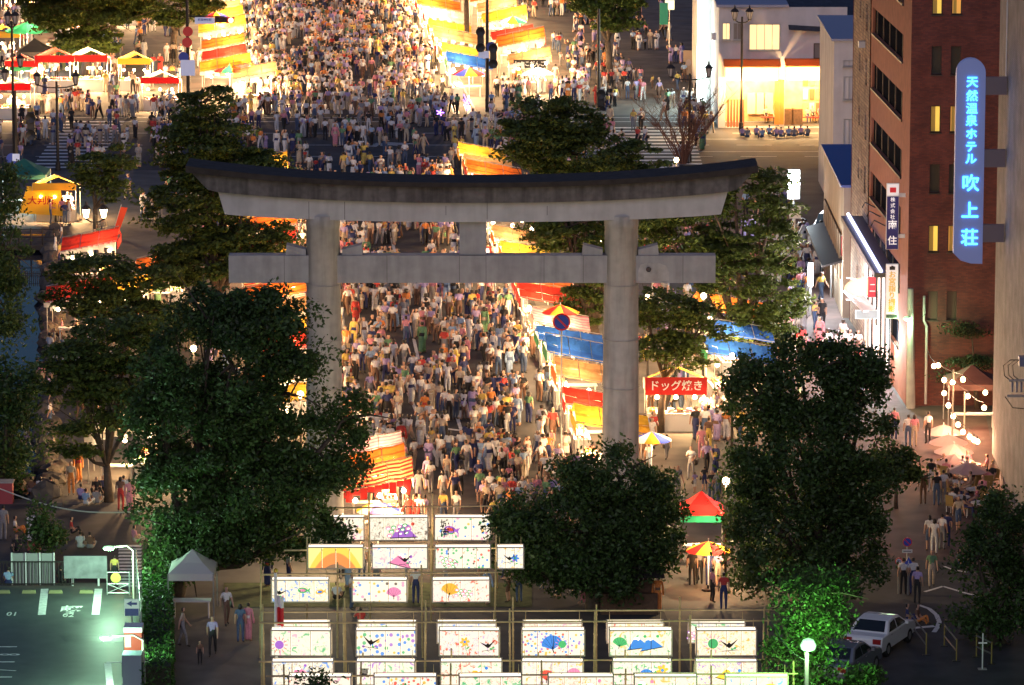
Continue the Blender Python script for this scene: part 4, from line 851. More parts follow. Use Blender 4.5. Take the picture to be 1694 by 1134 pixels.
def park_lamp(label, px, py, zl_, W, col=(1,.70,.36)):
    Y = G(px,py,zl_ if zl_ < 9 else 4.6).y; c = D(px,py,Y); t = thing('park_lamp', label, 'lamp', (c.x,Y,0)); MB().tube([(0,0,0),(0,0,c.z-.15)], [.07,.045], 8).build('post', dark_metal, t)
    MB().lathe([(0,-.17),(.1,-.14),(.17,0),(.12,.13),(0,.18)], 12, (0,0,c.z)).build('globe', lit_globe, t); lamp(t, (0,-.3,c.z), W, col, .15)
park_lamp('lit globe lamp against the great camphor foliage', 320,577,187.5,130); park_lamp('lit globe lamp beside the pond-side torii pillar', 497,653,199,330)
park_lamp('brilliant globe lamp beside the red canopy tent', 1201,796,188,330); park_lamp('lit globe lamp under the bare shrub', 1119,265,285,160)
park_lamp('lit globe lamp behind the top of the hotel-side pillar', 993,396,243,130); park_lamp('lit globe lamp under the tie beam beyond the pillar', 1072,492,235,110); park_lamp('lit globe lamp by the orange walk stall', 1164,490,240,160)
park_lamp('lit globe lamp over the blue walk stall', 1212,590,236,220); park_lamp('lit globe lamp beside the first lantern row', 567,857,2.6,260)
def lot_lamp(label, hx, hy, bx, by, W):
    g = G(bx,by); c = D(hx,hy,g.y); t = thing('car_park_lamp', label, 'lamp', g)
    dx = c.x-g.x; MB().tube([(0,0,0),(0,0,c.z-.5),(0,0,c.z-.1),(dx*.25,0,c.z+.1),(dx*.8,0,c.z+.05)], [.06,.055,.05,.04,.035], 8).build('post', M('cream lamp post', (.6,.58,.45), .5), t)
    MB().lathe([(0,-.1),(.2,-.08),(.26,0),(.2,.07),(0,.1)], 12, (dx,0,c.z), sy=.6).build('lamp_head', M('green white lamp', (.65,1,.62)), t); lamp(t, (dx,-.3,c.z-.3), W, (.52,1,.62), .15)
lot_lamp('arched lamp over the car park, beside the pedestrian crossing', 180,907,222,1000,230); lot_lamp('arched lamp over the car park, beside the vending machine', 175,1055,238,1145,260)
c = D(1337,1068,163.5); gl = thing('street_lamp', 'pole lamp burning greenish white inside the vivid green tree', 'lamp', (c.x,163.5,0))
MB().tube([(0,0,0),(-.05,0,c.z-.3)], .08, 8).build('post', M('cream lamp post', (.6,.58,.45)), gl); MB().lathe([(0,-.25),(.25,-.15),(.3,0),(.2,.2),(0,.28)], 14, (0,0,c.z)).build('lamp_head', M('green white lamp', (.65,1,.62)), gl); lamp(gl, (.1,.45,c.z), 330, (.30,1,.22), .2); lamp(gl, (0,-.5,c.z), 60, (.5,1,.5), .2)
# hanging cable from the pole lamp to the lantern frame
def cable(label, pts, r=.02, mat=black):
    o = thing('cable', label, 'cable', pts[0]); a, b = Vector(pts[0]), Vector(pts[-1]); n = 14; sag = pts[1]
    MB().tube([tuple((a.lerp(b,i/n)-a)+Vector((0,0,-sag*math.sin(math.pi*i/n)))) for i in range(n+1)], r, 5).build('wire', mat, o)
cable('thin power cable sagging from the lantern frame to the pole lamp', (D(1272,1020,166), .3, D(1330,1092,163.5)))
cable('pale rope sagging across the forecourt by the red planter', (D(-10,805,205), .5, D(240,846,199)), .03, M('pale rope', (.6,.6,.5), .8))
def disc_sign(label, px, py, Y, r, kind, base=None, extra=None):
    c = D(px,py,Y); t = thing('road_sign', label, 'road sign', (c.x,Y,0))
    MB().tube([(0,.06,0),(0,.06,c.z+r)], .035, 8).build('post', steel, t)
    def disc(rr, y, m, nm): o = MB().lathe([(0,0),(rr,0),(rr,.02),(0,.02)], 24).build(nm, m, t, (0,y,c.z)); o.rotation_euler.x = math.pi/2; return o
    if kind == 'noparking':
        disc(r,0,M('sign red', (.55,.02,.03), .4, emit=.06),'rim'); disc(r*.8,-.025,M('sign blue', (.02,.06,.40), .4, emit=.06),'face')
        b = MB().box((0,-.055,0), (r*1.6,.012,r*.2), ry=rad(45)).build('bar', M('sign red', (.55,.02,.03)), t, (0,0,c.z))
    elif kind == 'blue': disc(r,0,M('sign blue', (.02,.06,.40)),'face'); MB().box((0,-.03,0), (r*.25,.02,r*1.1)).build('arrow', white, t, (0,0,c.z))
    elif kind == 'limit': disc(r,0,M('sign red', (.55,.02,.03)),'rim'); disc(r*.78,-.025,white,'face'); text('30', r*1.05, blue, t, (0,-.055,c.z))
    elif kind == 'crossing':
        MB().add([(-r,0,-.7*r),(r,0,-.7*r),(0,0,r),(-r,.03,-.7*r),(r,.03,-.7*r),(0,.03,r)], [(0,1,2),(5,4,3),(0,3,4,1),(1,4,5,2),(2,5,3,0)]).build('face', M('sign blue', (.02,.06,.40)), t, (0,0,c.z))
        mb = MB(); mb.box((0,-.02,.25*r), (.12*r,.02,.2*r)); mb.box((0,-.02,0), (.14*r,.02,.35*r)); mb.box((-.15*r,-.02,-.32*r), (.1*r,.02,.4*r), ry=rad(25)); mb.box((.15*r,-.02,-.32*r), (.1*r,.02,.4*r), ry=rad(-25)); mb.build('walking_figure', white, t, (0,0,c.z))
    return t, c
disc_sign('round blue and red no-parking sign in front of the hotel-side stalls', 929,533,216,.42,'noparking')
t, c = disc_sign('blue no-parking disc above a white plate at the service lane', 1501,897,193,.2,'noparking'); MB().box((0,-.02,c.z-.4), (.44,.02,.15)).build('plate', white, t); MB().box((0,-.035,c.z-.4), (.34,.01,.03)).build('plate_line', black, t)
disc_sign('blue triangular crossing sign at the service lane', 1503,931,192.6,.24,'crossing'); disc_sign('small round thirty limit sign at the service lane', 1487,929,192.8,.16,'limit')
# traffic signals
def signal(label, px, py0, py1, base, heads):
    g = G(*base); t = thing('traffic_signal', label, 'traffic light', g); z = D(px,py0,g.y).z
    MB().tube([(0,0,0),(0,0,z)], [.16,.11], 10).build('pole', dark_metal, t)
    for kind,hx,hy,arg in heads:
        c = D(hx,hy,g.y)-g
        if kind == 'pair':
            o = MB().box((c.x,-.2,c.z), (.5,.25,1.9)).build('signal_head', black, t)
            for dz in (-.6,.6): q = MB().lathe([(.36,0),(.36,.2),(.0,.05)], 14).build('visor', black, o, (c.x,-.33,c.z+dz)); q.rotation_euler.x = math.pi/2
        elif kind == 'row':
            o = MB().box((c.x,-.2,c.z), (1.5,.2,.45)).build('signal_head', M('signal housing', (.12,.03,.02), .5), t)
            for k in range(3): q = MB().lathe([(0,.02),(.16,.02),(.2,.12)], 12).build('lens', M('lit red lens', (1,.25,.12), .4, emit=9) if k == 2 else black, o, (c.x-.48+k*.48,-.31,c.z)); q.rotation_euler.x = math.pi/2
            MB().tube([(0,0,c.z+.25),(c.x,0,c.z+.25)], .05, 6).build('mast_arm', dark_metal, t)
        elif kind == 'disc':
            q = MB().lathe([(0,0),(.38,0),(.38,.03),(0,.03)], 18).build('round_sign', arg, t, (c.x,-.2,c.z)); q.rotation_euler.x = math.pi/2
        elif kind == 'plate':
            o = MB().box((c.x,-.22,c.z), (arg[1],.04,arg[2])).build('name_plate', M('pale blue name plate', (.5,.55,.75), .5, emit=.25), t)
            if arg[0]: text(arg[0], arg[2]*.42, blue, o, (c.x,-.26,c.z+arg[2]*.12))
    return t
signal('signal pole with paired round lights at the far crossing corner', 806,-60,0,(806,185), [('pair',795,65,0),('disc',813,77,blue),('plate',800,90,('',.8,.55)),('pair',816,92,0)])
signal('signal pole with a lit red light and pale blue shrine-front plate', 310,-60,0,(312,200), [('row',372,33,0),('plate',339,34,('照国神社前',1.5,.5)),('disc',311,52,M('sign red', (.55,.02,.03))),('disc',310,70,M('sign red', (.55,.02,.03))),('disc',304,94,blue),('plate',311,112,('',1.1,1.2))])
signal('slim dark signal pole on the band pavement', 992,15,0,(990,182), [('pair',994,168,0)])
signal('slim pole with a blue round sign beside the pond-side zebra', 22,150,0,(27,300), [('disc',20,262,blue),('plate',27,260,('',.5,.5)),('pair',52,208,0)])
t = thing('wall_poster', 'portrait poster stand outside the neon shop', 'poster', G(1139,128)); MB().box((0,0,1.2), (.9,.05,2.0)).build('board', M('poster paper', (.5,.33,.2), .7), t); MB().lathe([(0,-.03),(.22,-.02),(.22,.0),(0,.0)], 14, sy=1.25).build('printed_oval', M('poster print', (.55,.4,.33), .7), t, (0,-.03,1.2)).rotation_euler.x = math.pi/2
for s in (-1,1): MB().tube([(s*.4,.05,0),(s*.4,.05,.3)], .025, 6).build('leg', steel, t)
# red leaning pennant by the pond
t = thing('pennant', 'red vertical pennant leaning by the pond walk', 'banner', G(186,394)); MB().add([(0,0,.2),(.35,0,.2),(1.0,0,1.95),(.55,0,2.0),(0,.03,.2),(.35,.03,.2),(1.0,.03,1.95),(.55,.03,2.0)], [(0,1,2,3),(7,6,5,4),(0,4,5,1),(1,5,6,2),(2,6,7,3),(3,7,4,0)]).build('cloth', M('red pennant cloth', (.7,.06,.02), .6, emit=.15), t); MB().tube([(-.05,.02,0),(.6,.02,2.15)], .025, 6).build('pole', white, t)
# ------------------------------------------------------------------ cafe bulb string, posts, furniture
bl = [(1545,606),(1552,605),(1562,629),(1576,633),(1593,628),(1562,651),(1601,656),(1630,650),(1569,671),(1628,675),(1577,689),(1585,703),(1593,715),(1604,723),(1611,728),(1617,731)]
pm = []
for k,(px,py) in enumerate(bl):
    Y = 229-(k % 5)*1.1-(4 if py > 660 else 0)-(4 if py > 700 else 0); c = D(px,py,Y); t = thing('festoon_bulb', 'round glowing bulb on the string over the cafe terrace', 'bulb', c, group='cafe festoon bulbs')
    MB().lathe([(0,-.13),(.09,-.1),(.13,0),(.09,.1),(.03,.14),(0,.15)], 12).build('globe', M('festoon globe', (1,.60,.30), .5, emit=16), t); MB().tube([(0,0,.13),(0,0,.26)], .03, 6).build('socket', black, t)
    if k % 2 == 0: lamp(t, (0,-.2,-.1), 85, (1,.47,.25), .13)
    pm.append(c+Vector((0,0,.26)))
for i, (a, b) in enumerate(((D(1535,579,231),pm[0]),(pm[0],pm[4]),(pm[4],pm[7]),(pm[2],pm[5]),(pm[5],pm[10]),(pm[10],pm[15]),(pm[3],pm[6]),(pm[6],pm[9]))):
    cable('festoon string over the cafe terrace, %s span' % nth(i), (a, .12, b), .015)
for px,py,by,l in ((1575,612,740,'pale post carrying the bulb string over the cafe tables'),(1595,648,720,'pale post carrying the bulb string beside the brown tent')):
    g = G(px,by); t = tag(MB().tube([(0,0,0),(0,0,D(px,py,g.y).z)], .04, 8).build('string_post', M('cream lamp post', (.6,.58,.45)), None, g), l, 'post')
chair_m = M('tan chair seat', (.33,.22,.07), .6)
def cafe_set(label, x, y, rz):
    t = thing('cafe_table', 'small cream cafe table '+label, 'table', (x,y,0), rz); MB().lathe([(0,.70),(.42,.70),(.42,.73),(0,.73)], 16).build('top', cloth_white, t); MB().tube([(0,0,0),(0,0,.7)], .03, 6).build('stem', steel, t)
    for q in range(4): MB().lathe([(0,.73),(.07,.74),(.1,.76)], 10, (.2*math.cos(q*1.7),.2*math.sin(q*1.7),0)).build('plate', white, t)
def chair(label, x, y, rz):
    t = thing('cafe_chair', label, 'chair', (x,y,0), rz, 'cafe terrace chairs'); MB().box((0,0,.45), (.42,.42,.05)).build('seat', chair_m, t); MB().box((0,-.2,.72), (.42,.04,.45), rx=rad(8)).build('backrest', chair_m, t)
    for a,b in ((-.18,-.18),(.18,-.18),(.18,.18),(-.18,.18)): MB().tube([(a,b,0),(a,b,.44)], .016, 5).build('leg', white, t)
cafe_spots = []
for k,(px,py) in enumerate(((1575,775),(1600,790),(1580,800),(1612,812),(1590,825),(1620,835),(1608,770),(1625,790))):
    g = G(px,py+22); cafe_set('on the terrace, %s counted from the brown tent' % nth(k), g.x, g.y, 0); cafe_spots.append(g)
    for q in range(3):
        an = q*2.1+k; chair('tan cafe chair with a curved back at a terrace table', g.x+.75*math.cos(an), g.y+.75*math.sin(an), an+math.pi/2)
# ------------------------------------------------------------------ car park furniture
t = thing('slatted_fence', 'grey panelled fence with dark upright bars behind the car park', 'fence', G(20,970)); d = G(90,970)-G(20,970); hz = 1.35
for i in range(3): MB().box((d.x*(i+.5)/3*1.02+.0,0.12,hz/2+.08), (d.x/3-.06,.04,hz)).build('panel', M('grey fence panel', (.33,.33,.33), .6), t)
for i in range(4): MB().box((d.x*i/3,0.06,hz/2+.08), (.06,.07,hz+.08)).build('frame_post', white, t)
bm_ = MB().box((0,0,.55), (.035,.035,1.0)).mesh('bar', dark_metal)
for i in range(22): obj('bar', bm_, t, (-.5+(d.x+1.3)*i/21,0,0))
for z in (.1,1.08): MB().box((.15+d.x/2,0.0,z), (d.x+1.4,.05,.05)).build('rail', dark_metal, t)
t = thing('notice_board', 'blank grey notice board on two legs behind the car park', 'board', G(142,970)); a, b = D(105,920,G(142,970).y), D(177,957,G(142,970).y); MB().box((0,0,(a.z+b.z)/2), (b.x-a.x,.06,a.z-b.z)).build('panel', M('scuffed grey panel', (.28,.29,.31), .6, (2.5,.3)), t)
for px in (120,163): MB().box((D(px,960,t.location.y).x-t.location.x,.05,.5), (.08,.05,1.0)).build('leg', white, t)
t = thing('steel_gate', 'small steel gate with crossed braces by the pedestrian crossing', 'gate', G(196,985)); 
for x in (-.48,.48): MB().tube([(x,0,0),(x,0,1.05)], .03, 6).build('post', steel, t)
for z in (.1,.5,1.0): MB().tube([(-.48,0,z),(.48,0,z)], .022, 6).build('rail', steel, t)
for s in (-1,1): MB().tube([(-.48*s,0,.1),(.48*s,0,.5)], .015, 6).build('brace', steel, t)
MB().lathe([(0,0),(.22,0),(.22,.02),(0,.02)], 16, ).build('yellow_plate', M('yellow plate', (.5,.42,.08), .6), t, (-.1,-.06,.78)).rotation_euler.x = math.pi/2
t = thing('vending_machine', 'red and white vending machine facing the car park', 'vending machine', G(222,1115)); MB().box((0,0,.9), (.7,.8,1.8)).build('cabinet', M('vending red', (.45,.05,.03), .4), t); MB().box((0,0,1.9), (.74,.84,.2)).build('header', white, t); MB().box((-.36,0,1.2), (.03,.6,.8)).build('display', glass_dark, t); MB().box((-.2,-.41,1.45), (.24,.02,.5)).build('front_plate', white, t)
t = thing('vending_machine', 'blue-grey machine beside the red vending machine', 'vending machine', G(220,1150)); MB().box((0,0,.85), (.75,.8,1.7)).build('cabinet', M('grey blue cabinet', (.22,.28,.33), .4), t); MB().box((-.385,0,1.1), (.03,.6,.6)).build('display', glass_dark, t)
t = thing('parking_sign', 'white and navy parking arrow sign by the mesh fence', 'sign', G(219,1066)); MB().tube([(0,0,0),(0,0,1.2)], .04, 6).build('post', steel, t); MB().box((0,0,1.55), (.6,.1,.7)).build('face', white, t); MB().box((0,-.06,1.36), (.56,.02,.3)).build('navy_band', M('navy sign', (.03,.03,.16)), t); MB().add([(-.22,-.06,1.72),(.0,-.06,1.84),(.0,-.06,1.6)], [(0,2,1)]).add([(0,-.06,1.67),(.22,-.06,1.67),(.22,-.06,1.77),(0,-.06,1.77)], [(0,1,2,3)]).build('arrow', M('navy sign', (.03,.03,.16)), t)
for k,(px,py,l) in enumerate(((57,912,'white and red upright panel behind the sapling'),(6,832,'red planter box at the pond end'))):
    g = G(px,py); t = thing('upright_panel' if k == 0 else 'planter_box', l, 'panel' if k == 0 else 'planter', g)
    if k == 0: MB().box((0,0,1.05), (.62,.1,1.1)).build('white_panel', white, t); MB().box((0,0,.26), (.62,.11,.46)).build('red_panel', M('faded red', (.35,.06,.07), .6), t)
    else: MB().box((0,0,.5), (.9,.6,1.0)).build('body', M('faded red', (.35,.06,.07)), t); MB().box((0,0,1.03), (1.0,.7,.07)).build('lip', concrete, t)
# flag pole
g = G(458,1180); t = thing('flag_pole', 'white flagpole with a drooping white flag bearing a red disc', 'flagpole', g); zt = D(459,948,g.y).z
MB().tube([(0,0,0),(0,0,zt)], .06, 8).build('pole', white, t); MB().lathe([(0,.15),(.08,.1),(.1,0),(0,-.08)], 10, (0,0,zt+.05)).build('finial', M('gold finial', (.5,.3,.05), .3, metal=.8), t)
zz = [D(459,y,g.y).z for y in (985,1004,1034,1064)]; fl = MB()
cols_ = 6
for (z0,z1,mi) in ((zz[0],zz[1],0),(zz[1],zz[2],1),(zz[2],zz[3],0)):
    for i in range(cols_):
        def q(i,z): u = i/cols_; return (.06+u*.24, -.05+.09*math.sin(u*9+z*1.3), z-.06*u)
        fl.add([q(i,z1),q(i+1,z1),q(i+1,z0),q(i,z0)], [(0,1,2,3)], mi)
fl.build('flag', [M('flag white', (.75,.75,.78), .8), M('flag red', (.55,.02,.03), .8)], t)
# small shrine booth under the round tree
t = thing('shrine_booth', 'small dark wooden shrine booth with an eaved roof beneath the round evergreen', 'booth', G(1040,1010)); MB().box((0,0,.45), (2.4,1.6,.9)).build('base', wood, t); MB().box((0,.1,1.25), (2.1,1.2,.7)).build('cabinet', wood, t)
MB().add([(-1.5,-1.1,1.65),(1.5,-1.1,1.65),(1.2,0,2.25),(-1.2,0,2.25),(-1.5,1.1,1.65),(1.5,1.1,1.65)], [(0,1,2,3),(3,2,5,4),(0,3,4),(1,5,2)]).build('roof', M('bark roof', (.035,.03,.028), .9), t)
for k in range(15): MB().box((-1.35+k*.193,-1.0,1.62), (.05,.2,.05)).build('rafter', M('pale rafter', (.35,.28,.18), .7), t)
for k in range(9): MB().box((-1.0+k*.25,-.84,.72), (.03,.03,.35)).build('baluster', wood, t)
# ------------------------------------------------------------------ barriers in the lane
def barrier(label, px0, py0, px1, py1):
    a, b = G(px0,py0), G(px1,py1); t = thing('pipe_barrier', label, 'barrier', a); d = b-a
    for z in (.45,.9): MB().tube([(0,0,z), tuple(d+Vector((0,0,z)))], .035, 6).build('rail', M('barrier pipe', (.16,.15,.13), .5), t)
    for f in (0,1): MB().tube([tuple(d*f), tuple(d*f+Vector((0,0,.95)))], .03, 6).build('post', M('yellow black post', (.28,.22,.06), .6), t); MB().box(tuple(d*f+Vector((0,0,.03))), (.3,.16,.05)).build('foot', dark_metal, t)
barrier('pipe barrier in the service lane beside the white car', 1505,1050,1532,1085); barrier('pipe barrier in the service lane beyond the painted arc', 1562,1070,1582,1095); barrier('pipe barrier in the service lane by the dark shrub tree', 1615,1088,1640,1100)
t = thing('stand_sign', 'thin white sign stand on the service lane', 'sign', G(1625,1108)); MB().box((0,0,.02), (.35,.3,.04)).build('foot', steel, t); MB().tube([(0,0,0),(0,0,1.5)], .03, 6).build('post', white, t); MB().box((0,0,1.1), (.35,.03,.06)).build('cross_plate', white, t)
# ------------------------------------------------------------------ cars
def car(name, label, loc, rz, paint, van=False, cat='car'):
    t = thing(name, label, cat, loc, rz); L, W_ = (4.3,1.68); hz = 1.44 if not van else 1.95
    if van: prof = [(-2.1,.35),(-2.12,1.2),(-2.02,1.85),(-1.8,1.93),(1.0,1.95),(1.35,1.85),(1.95,1.05),(2.12,.9),(2.15,.35)]
    else: prof = [(-2.12,.34),(-2.15,.62),(-2.08,.88),(-1.95,.95),(-1.38,.98),(-.85,1.38),(-.2,1.45),(.35,1.40),(1.05,.98),(1.85,.85),(2.08,.68),(2.12,.34)]
    n = len(prof); mb = MB(); secs = [(-.5,.80),(-.485,1),(.485,1),(.5,.80)]
    ring = []
    for yy, inset in ((-W_/2,0),(-W_/2+.06,1),(W_/2-.06,1),(W_/2,0)):
        for x,z in prof:
            zz = z; yv = yy
            if z > .97: yv = yy*(1-.22*(z-.97)/.5)
            if inset == 0: zz = .34+(z-.34)*.965
            ring.append((x*(1 if inset else .985), yv, zz))
    fs = []
    for s_ in range(3):
        for i in range(n-1): fs.append((s_*n+i, s_*n+i+1, (s_+1)*n+i+1, (s_+1)*n+i))
    fs += [tuple(range(n))[::-1], tuple(3*n+i for i in range(n)), tuple([0,n,2*n,3*n]), (n-1,4*n-1,3*n-1,2*n-1)]
    mb.add(ring, fs); body = mb.build('body', paint, t)
    bv = body.modifiers.new('bevel', 'BEVEL'); bv.width = .03; bv.segments = 2; bv.limit_method = 'ANGLE'
    gl = M('car glass', (.02,.025,.03), .08)
    def pane(nm, pts): m2 = MB(); m2.add(pts, [tuple(range(len(pts)))]); m2.build(nm, gl, t)
    if not van:
        for s_ in (-1,1):
            f = lambda z: s_*(W_/2*(1-.22*max(0,z-.97)/.5)+.004)
            pane('side_window', [(-.28,f(1.0),1.0),(-1.2,f(1.0),1.0),(-.82,f(1.3),1.30),(-.28,f(1.34),1.35)]); pane('side_window', [(.85,f(1.0),1.0),(-.2,f(1.0),1.0),(-.2,f(1.34),1.35),(.3,f(1.3),1.31)])
            MB().box((-2.08,s_*.62,.78), (.12,.34,.2)).build('tail_light', M('tail lamp', (.35,.02,.02), .3), t); MB().box((2.02,s_*.62,.68), (.14,.36,.14)).build('headlight', M('headlamp', (.6,.6,.6), .2), t)
            MB().box((.75,s_*(W_/2+.08),1.02), (.16,.14,.12)).build('mirror', paint, t)
            for x in (-.9,.1): MB().box((x,s_*(W_/2+.0),.86), (.16,.03,.03)).build('door_handle', steel, t)
        pane('rear_window', [(-1.34,-.66,1.02),(-1.34,.66,1.02),(-.89,.56,1.375),(-.89,-.56,1.375)]); pane('windscreen', [(1.02,.66,1.02),(1.02,-.66,1.02),(.40,-.56,1.395),(.40,.56,1.395)])
        MB().box((-2.16,0,.72), (.02,.34,.17)).build('number_plate', white, t)
    else:
        pane('windscreen', [(1.93,.62,1.1),(1.93,-.62,1.1),(1.40,-.56,1.82),(1.40,.56,1.82)])
        for s_ in (-1,1):
            f = lambda z: s_*(W_/2*(1-.22*max(0,z-.97)/.5)+.004)
            for x0,x1 in ((-1.9,-.7),(-.6,.5),(.6,1.4)): pane('side_window', [(x0,f(1.2),1.2),(x1,f(1.2),1.2),(x1-.1,f(1.7),1.7),(x0,f(1.7),1.7)])
            MB().box((2.1,s_*.6,.8), (.1,.32,.2)).build('headlight', M('headlamp', (.6,.6,.6)), t)
    for x in (-1.3,1.32):
        for s_ in (-1,1):
            w1 = MB().lathe([(.17,-.1),(.29,-.1),(.31,-.06),(.31,.06),(.29,.1),(.17,.1)], 18).build('tyre', M('tyre rubber', (.015,.015,.015), .8), t, (x,s_*(W_/2-.09),.31)); w1.rotation_euler.x = math.pi/2
            MB().lathe([(0,.105),(.19,.095),(.19,-.095),(0,-.105)], 12).build('rim', steel, w1)
    return t
wp = M('white car paint', (.8,.8,.82), .25); 
car('parked_car', 'white sedan parked in the service lane by the green-lit tree', G(1455,1072), rad(66), wp)
car('parked_car', 'silver car half hidden behind the shrub tip', G(1398,1118), rad(66), M('silver car paint', (.3,.32,.36), .25, metal=.5))
car('parked_van', 'white van standing before the blue-roofed shop', G(1362,396)+Vector((.6,0,0)), rad(-110), wp, True, 'van')
# ------------------------------------------------------------------ LANTERN FRAMES
def art(name, kind, seed):
    if name in MATS: return MATS[name]
    m = bpy.data.materials.new(name); MATS[name] = m; t, b = nodes(m); b.inputs['Roughness'].default_value = .8; N = t.nodes.new; Lk = t.links.new
    tc = N('ShaderNodeTexCoord'); mp = N('ShaderNodeMapping'); mp.inputs['Location'].default_value = (seed*1.7,seed*.9,seed*1.3); Lk(tc.outputs['Object'], mp.inputs[0])
    cr = N('ShaderNodeValToRGB'); e = cr.color_ramp.elements; paper = (1,.87,.66,1)
    rnd = random.Random(seed); pal = [(.85,.12,.08,1),(.95,.5,.08,1),(.1,.3,.75,1),(.12,.5,.2,1),(.9,.35,.5,1),(.45,.2,.6,1),(.15,.1,.08,1)]
    if kind == 'dots':
        v = N('ShaderNodeTexVoronoi'); v.inputs['Scale'].default_value = 4.2+rnd.random()*3; v.inputs['Randomness'].default_value = .8; Lk(mp.outputs[0], v.inputs['Vector'])
        lt = N('ShaderNodeMath'); lt.operation = 'LESS_THAN'; lt.inputs[1].default_value = .35; Lk(v.outputs['Distance'], lt.inputs[0])
        sep = N('ShaderNodeSeparateColor'); Lk(v.outputs['Color'], sep.inputs[0]); cr.color_ramp.interpolation = 'CONSTANT'; Lk(sep.outputs[0], cr.inputs[0])
        for i, c in enumerate(rnd.sample(pal, 5)):
            el = e[i] if i < 2 else e.new(.5); el.position = i/5; el.color = c
        mx = N('ShaderNodeMix'); mx.data_type = 'RGBA'; Lk(lt.outputs[0], mx.inputs[0]); mx.inputs[6].default_value = paper; Lk(cr.outputs[0], mx.inputs[7]); out = mx.outputs[2]
    elif kind == 'wash':
        nz = N('ShaderNodeTexNoise'); nz.inputs['Scale'].default_value = 4.2; nz.inputs['Detail'].default_value = 6; nz.inputs['Distortion'].default_value = 1.2; Lk(mp.outputs[0], nz.inputs['Vector']); Lk(nz.outputs[0], cr.inputs[0])
        cs_ = rnd.sample(pal[:6], 2); e[0].position = .33; e[0].color = cs_[0]; e[1].position = .44; e[1].color = paper; q = e.new(.56); q.color = paper; q = e.new(.66); q.color = cs_[1]; out = cr.outputs[0]
    elif kind == 'strokes':
        nz = N('ShaderNodeTexNoise'); nz.inputs['Scale'].default_value = 6.5; nz.inputs['Detail'].default_value = 3; nz.inputs['Distortion'].default_value = .6; Lk(mp.outputs[0], nz.inputs['Vector']); Lk(nz.outputs[0], cr.inputs[0])
        c = rnd.choice(pal); e[0].position = .485; e[0].color = paper; e[1].position = .5; e[1].color = c; q = e.new(.535); q.color = paper; q = e.new(.58); q.color = paper; q = e.new(.63); q.color = rnd.choice(pal); out = cr.outputs[0]
    elif kind == 'hill':
        sp = N('ShaderNodeSeparateXYZ'); Lk(tc.outputs['Object'], sp.inputs[0]); x2 = N('ShaderNodeMath'); x2.operation = 'MULTIPLY'; Lk(sp.outputs[0], x2.inputs[0]); Lk(sp.outputs[0], x2.inputs[1]); ad = N('ShaderNodeMath'); ad.operation = 'MULTIPLY_ADD'; Lk(x2.outputs[0], ad.inputs[0]); ad.inputs[1].default_value = .9; Lk(sp.outputs[2], ad.inputs[2])
        mr = N('ShaderNodeMapRange'); mr.inputs[1].default_value = -.5; mr.inputs[2].default_value = 1.0; Lk(ad.outputs[0], mr.inputs[0]); Lk(mr.outputs[0], cr.inputs[0]); cr.color_ramp.interpolation = 'CONSTANT'
        e[0].color = (.25,.12,.05,1); e[1].position = .16; e[1].color = (.95,.25,.04,1); q = e.new(.48); q.color = (1,.62,.06,1); q = e.new(.75); q.color = (1,.80,.25,1); out = cr.outputs[0]
    b.inputs['Base Color'].default_value = (.2,.17,.13,1); Lk(out, b.inputs['Emission Color']); b.inputs['Emission Strength'].default_value = .35
    return m
paper_m = M('lit lantern paper', (1,.88,.68), .8, emit=1.5); frame_w = M('white lantern frame', (.55,.45,.34), .7)
ARTS = ['strokes','wash','dots','strokes','wash','dots','strokes']
LM = {}
MOT = {}
INK = [M('ink %d' % i, c, .8, emit=.75) for i, c in enumerate(((.85,.10,.06),(.95,.45,.05),(.06,.22,.65),(.08,.42,.14),(.85,.25,.42),(.38,.14,.55)))]; INKK = M('ink black', (.03,.025,.02), .8)
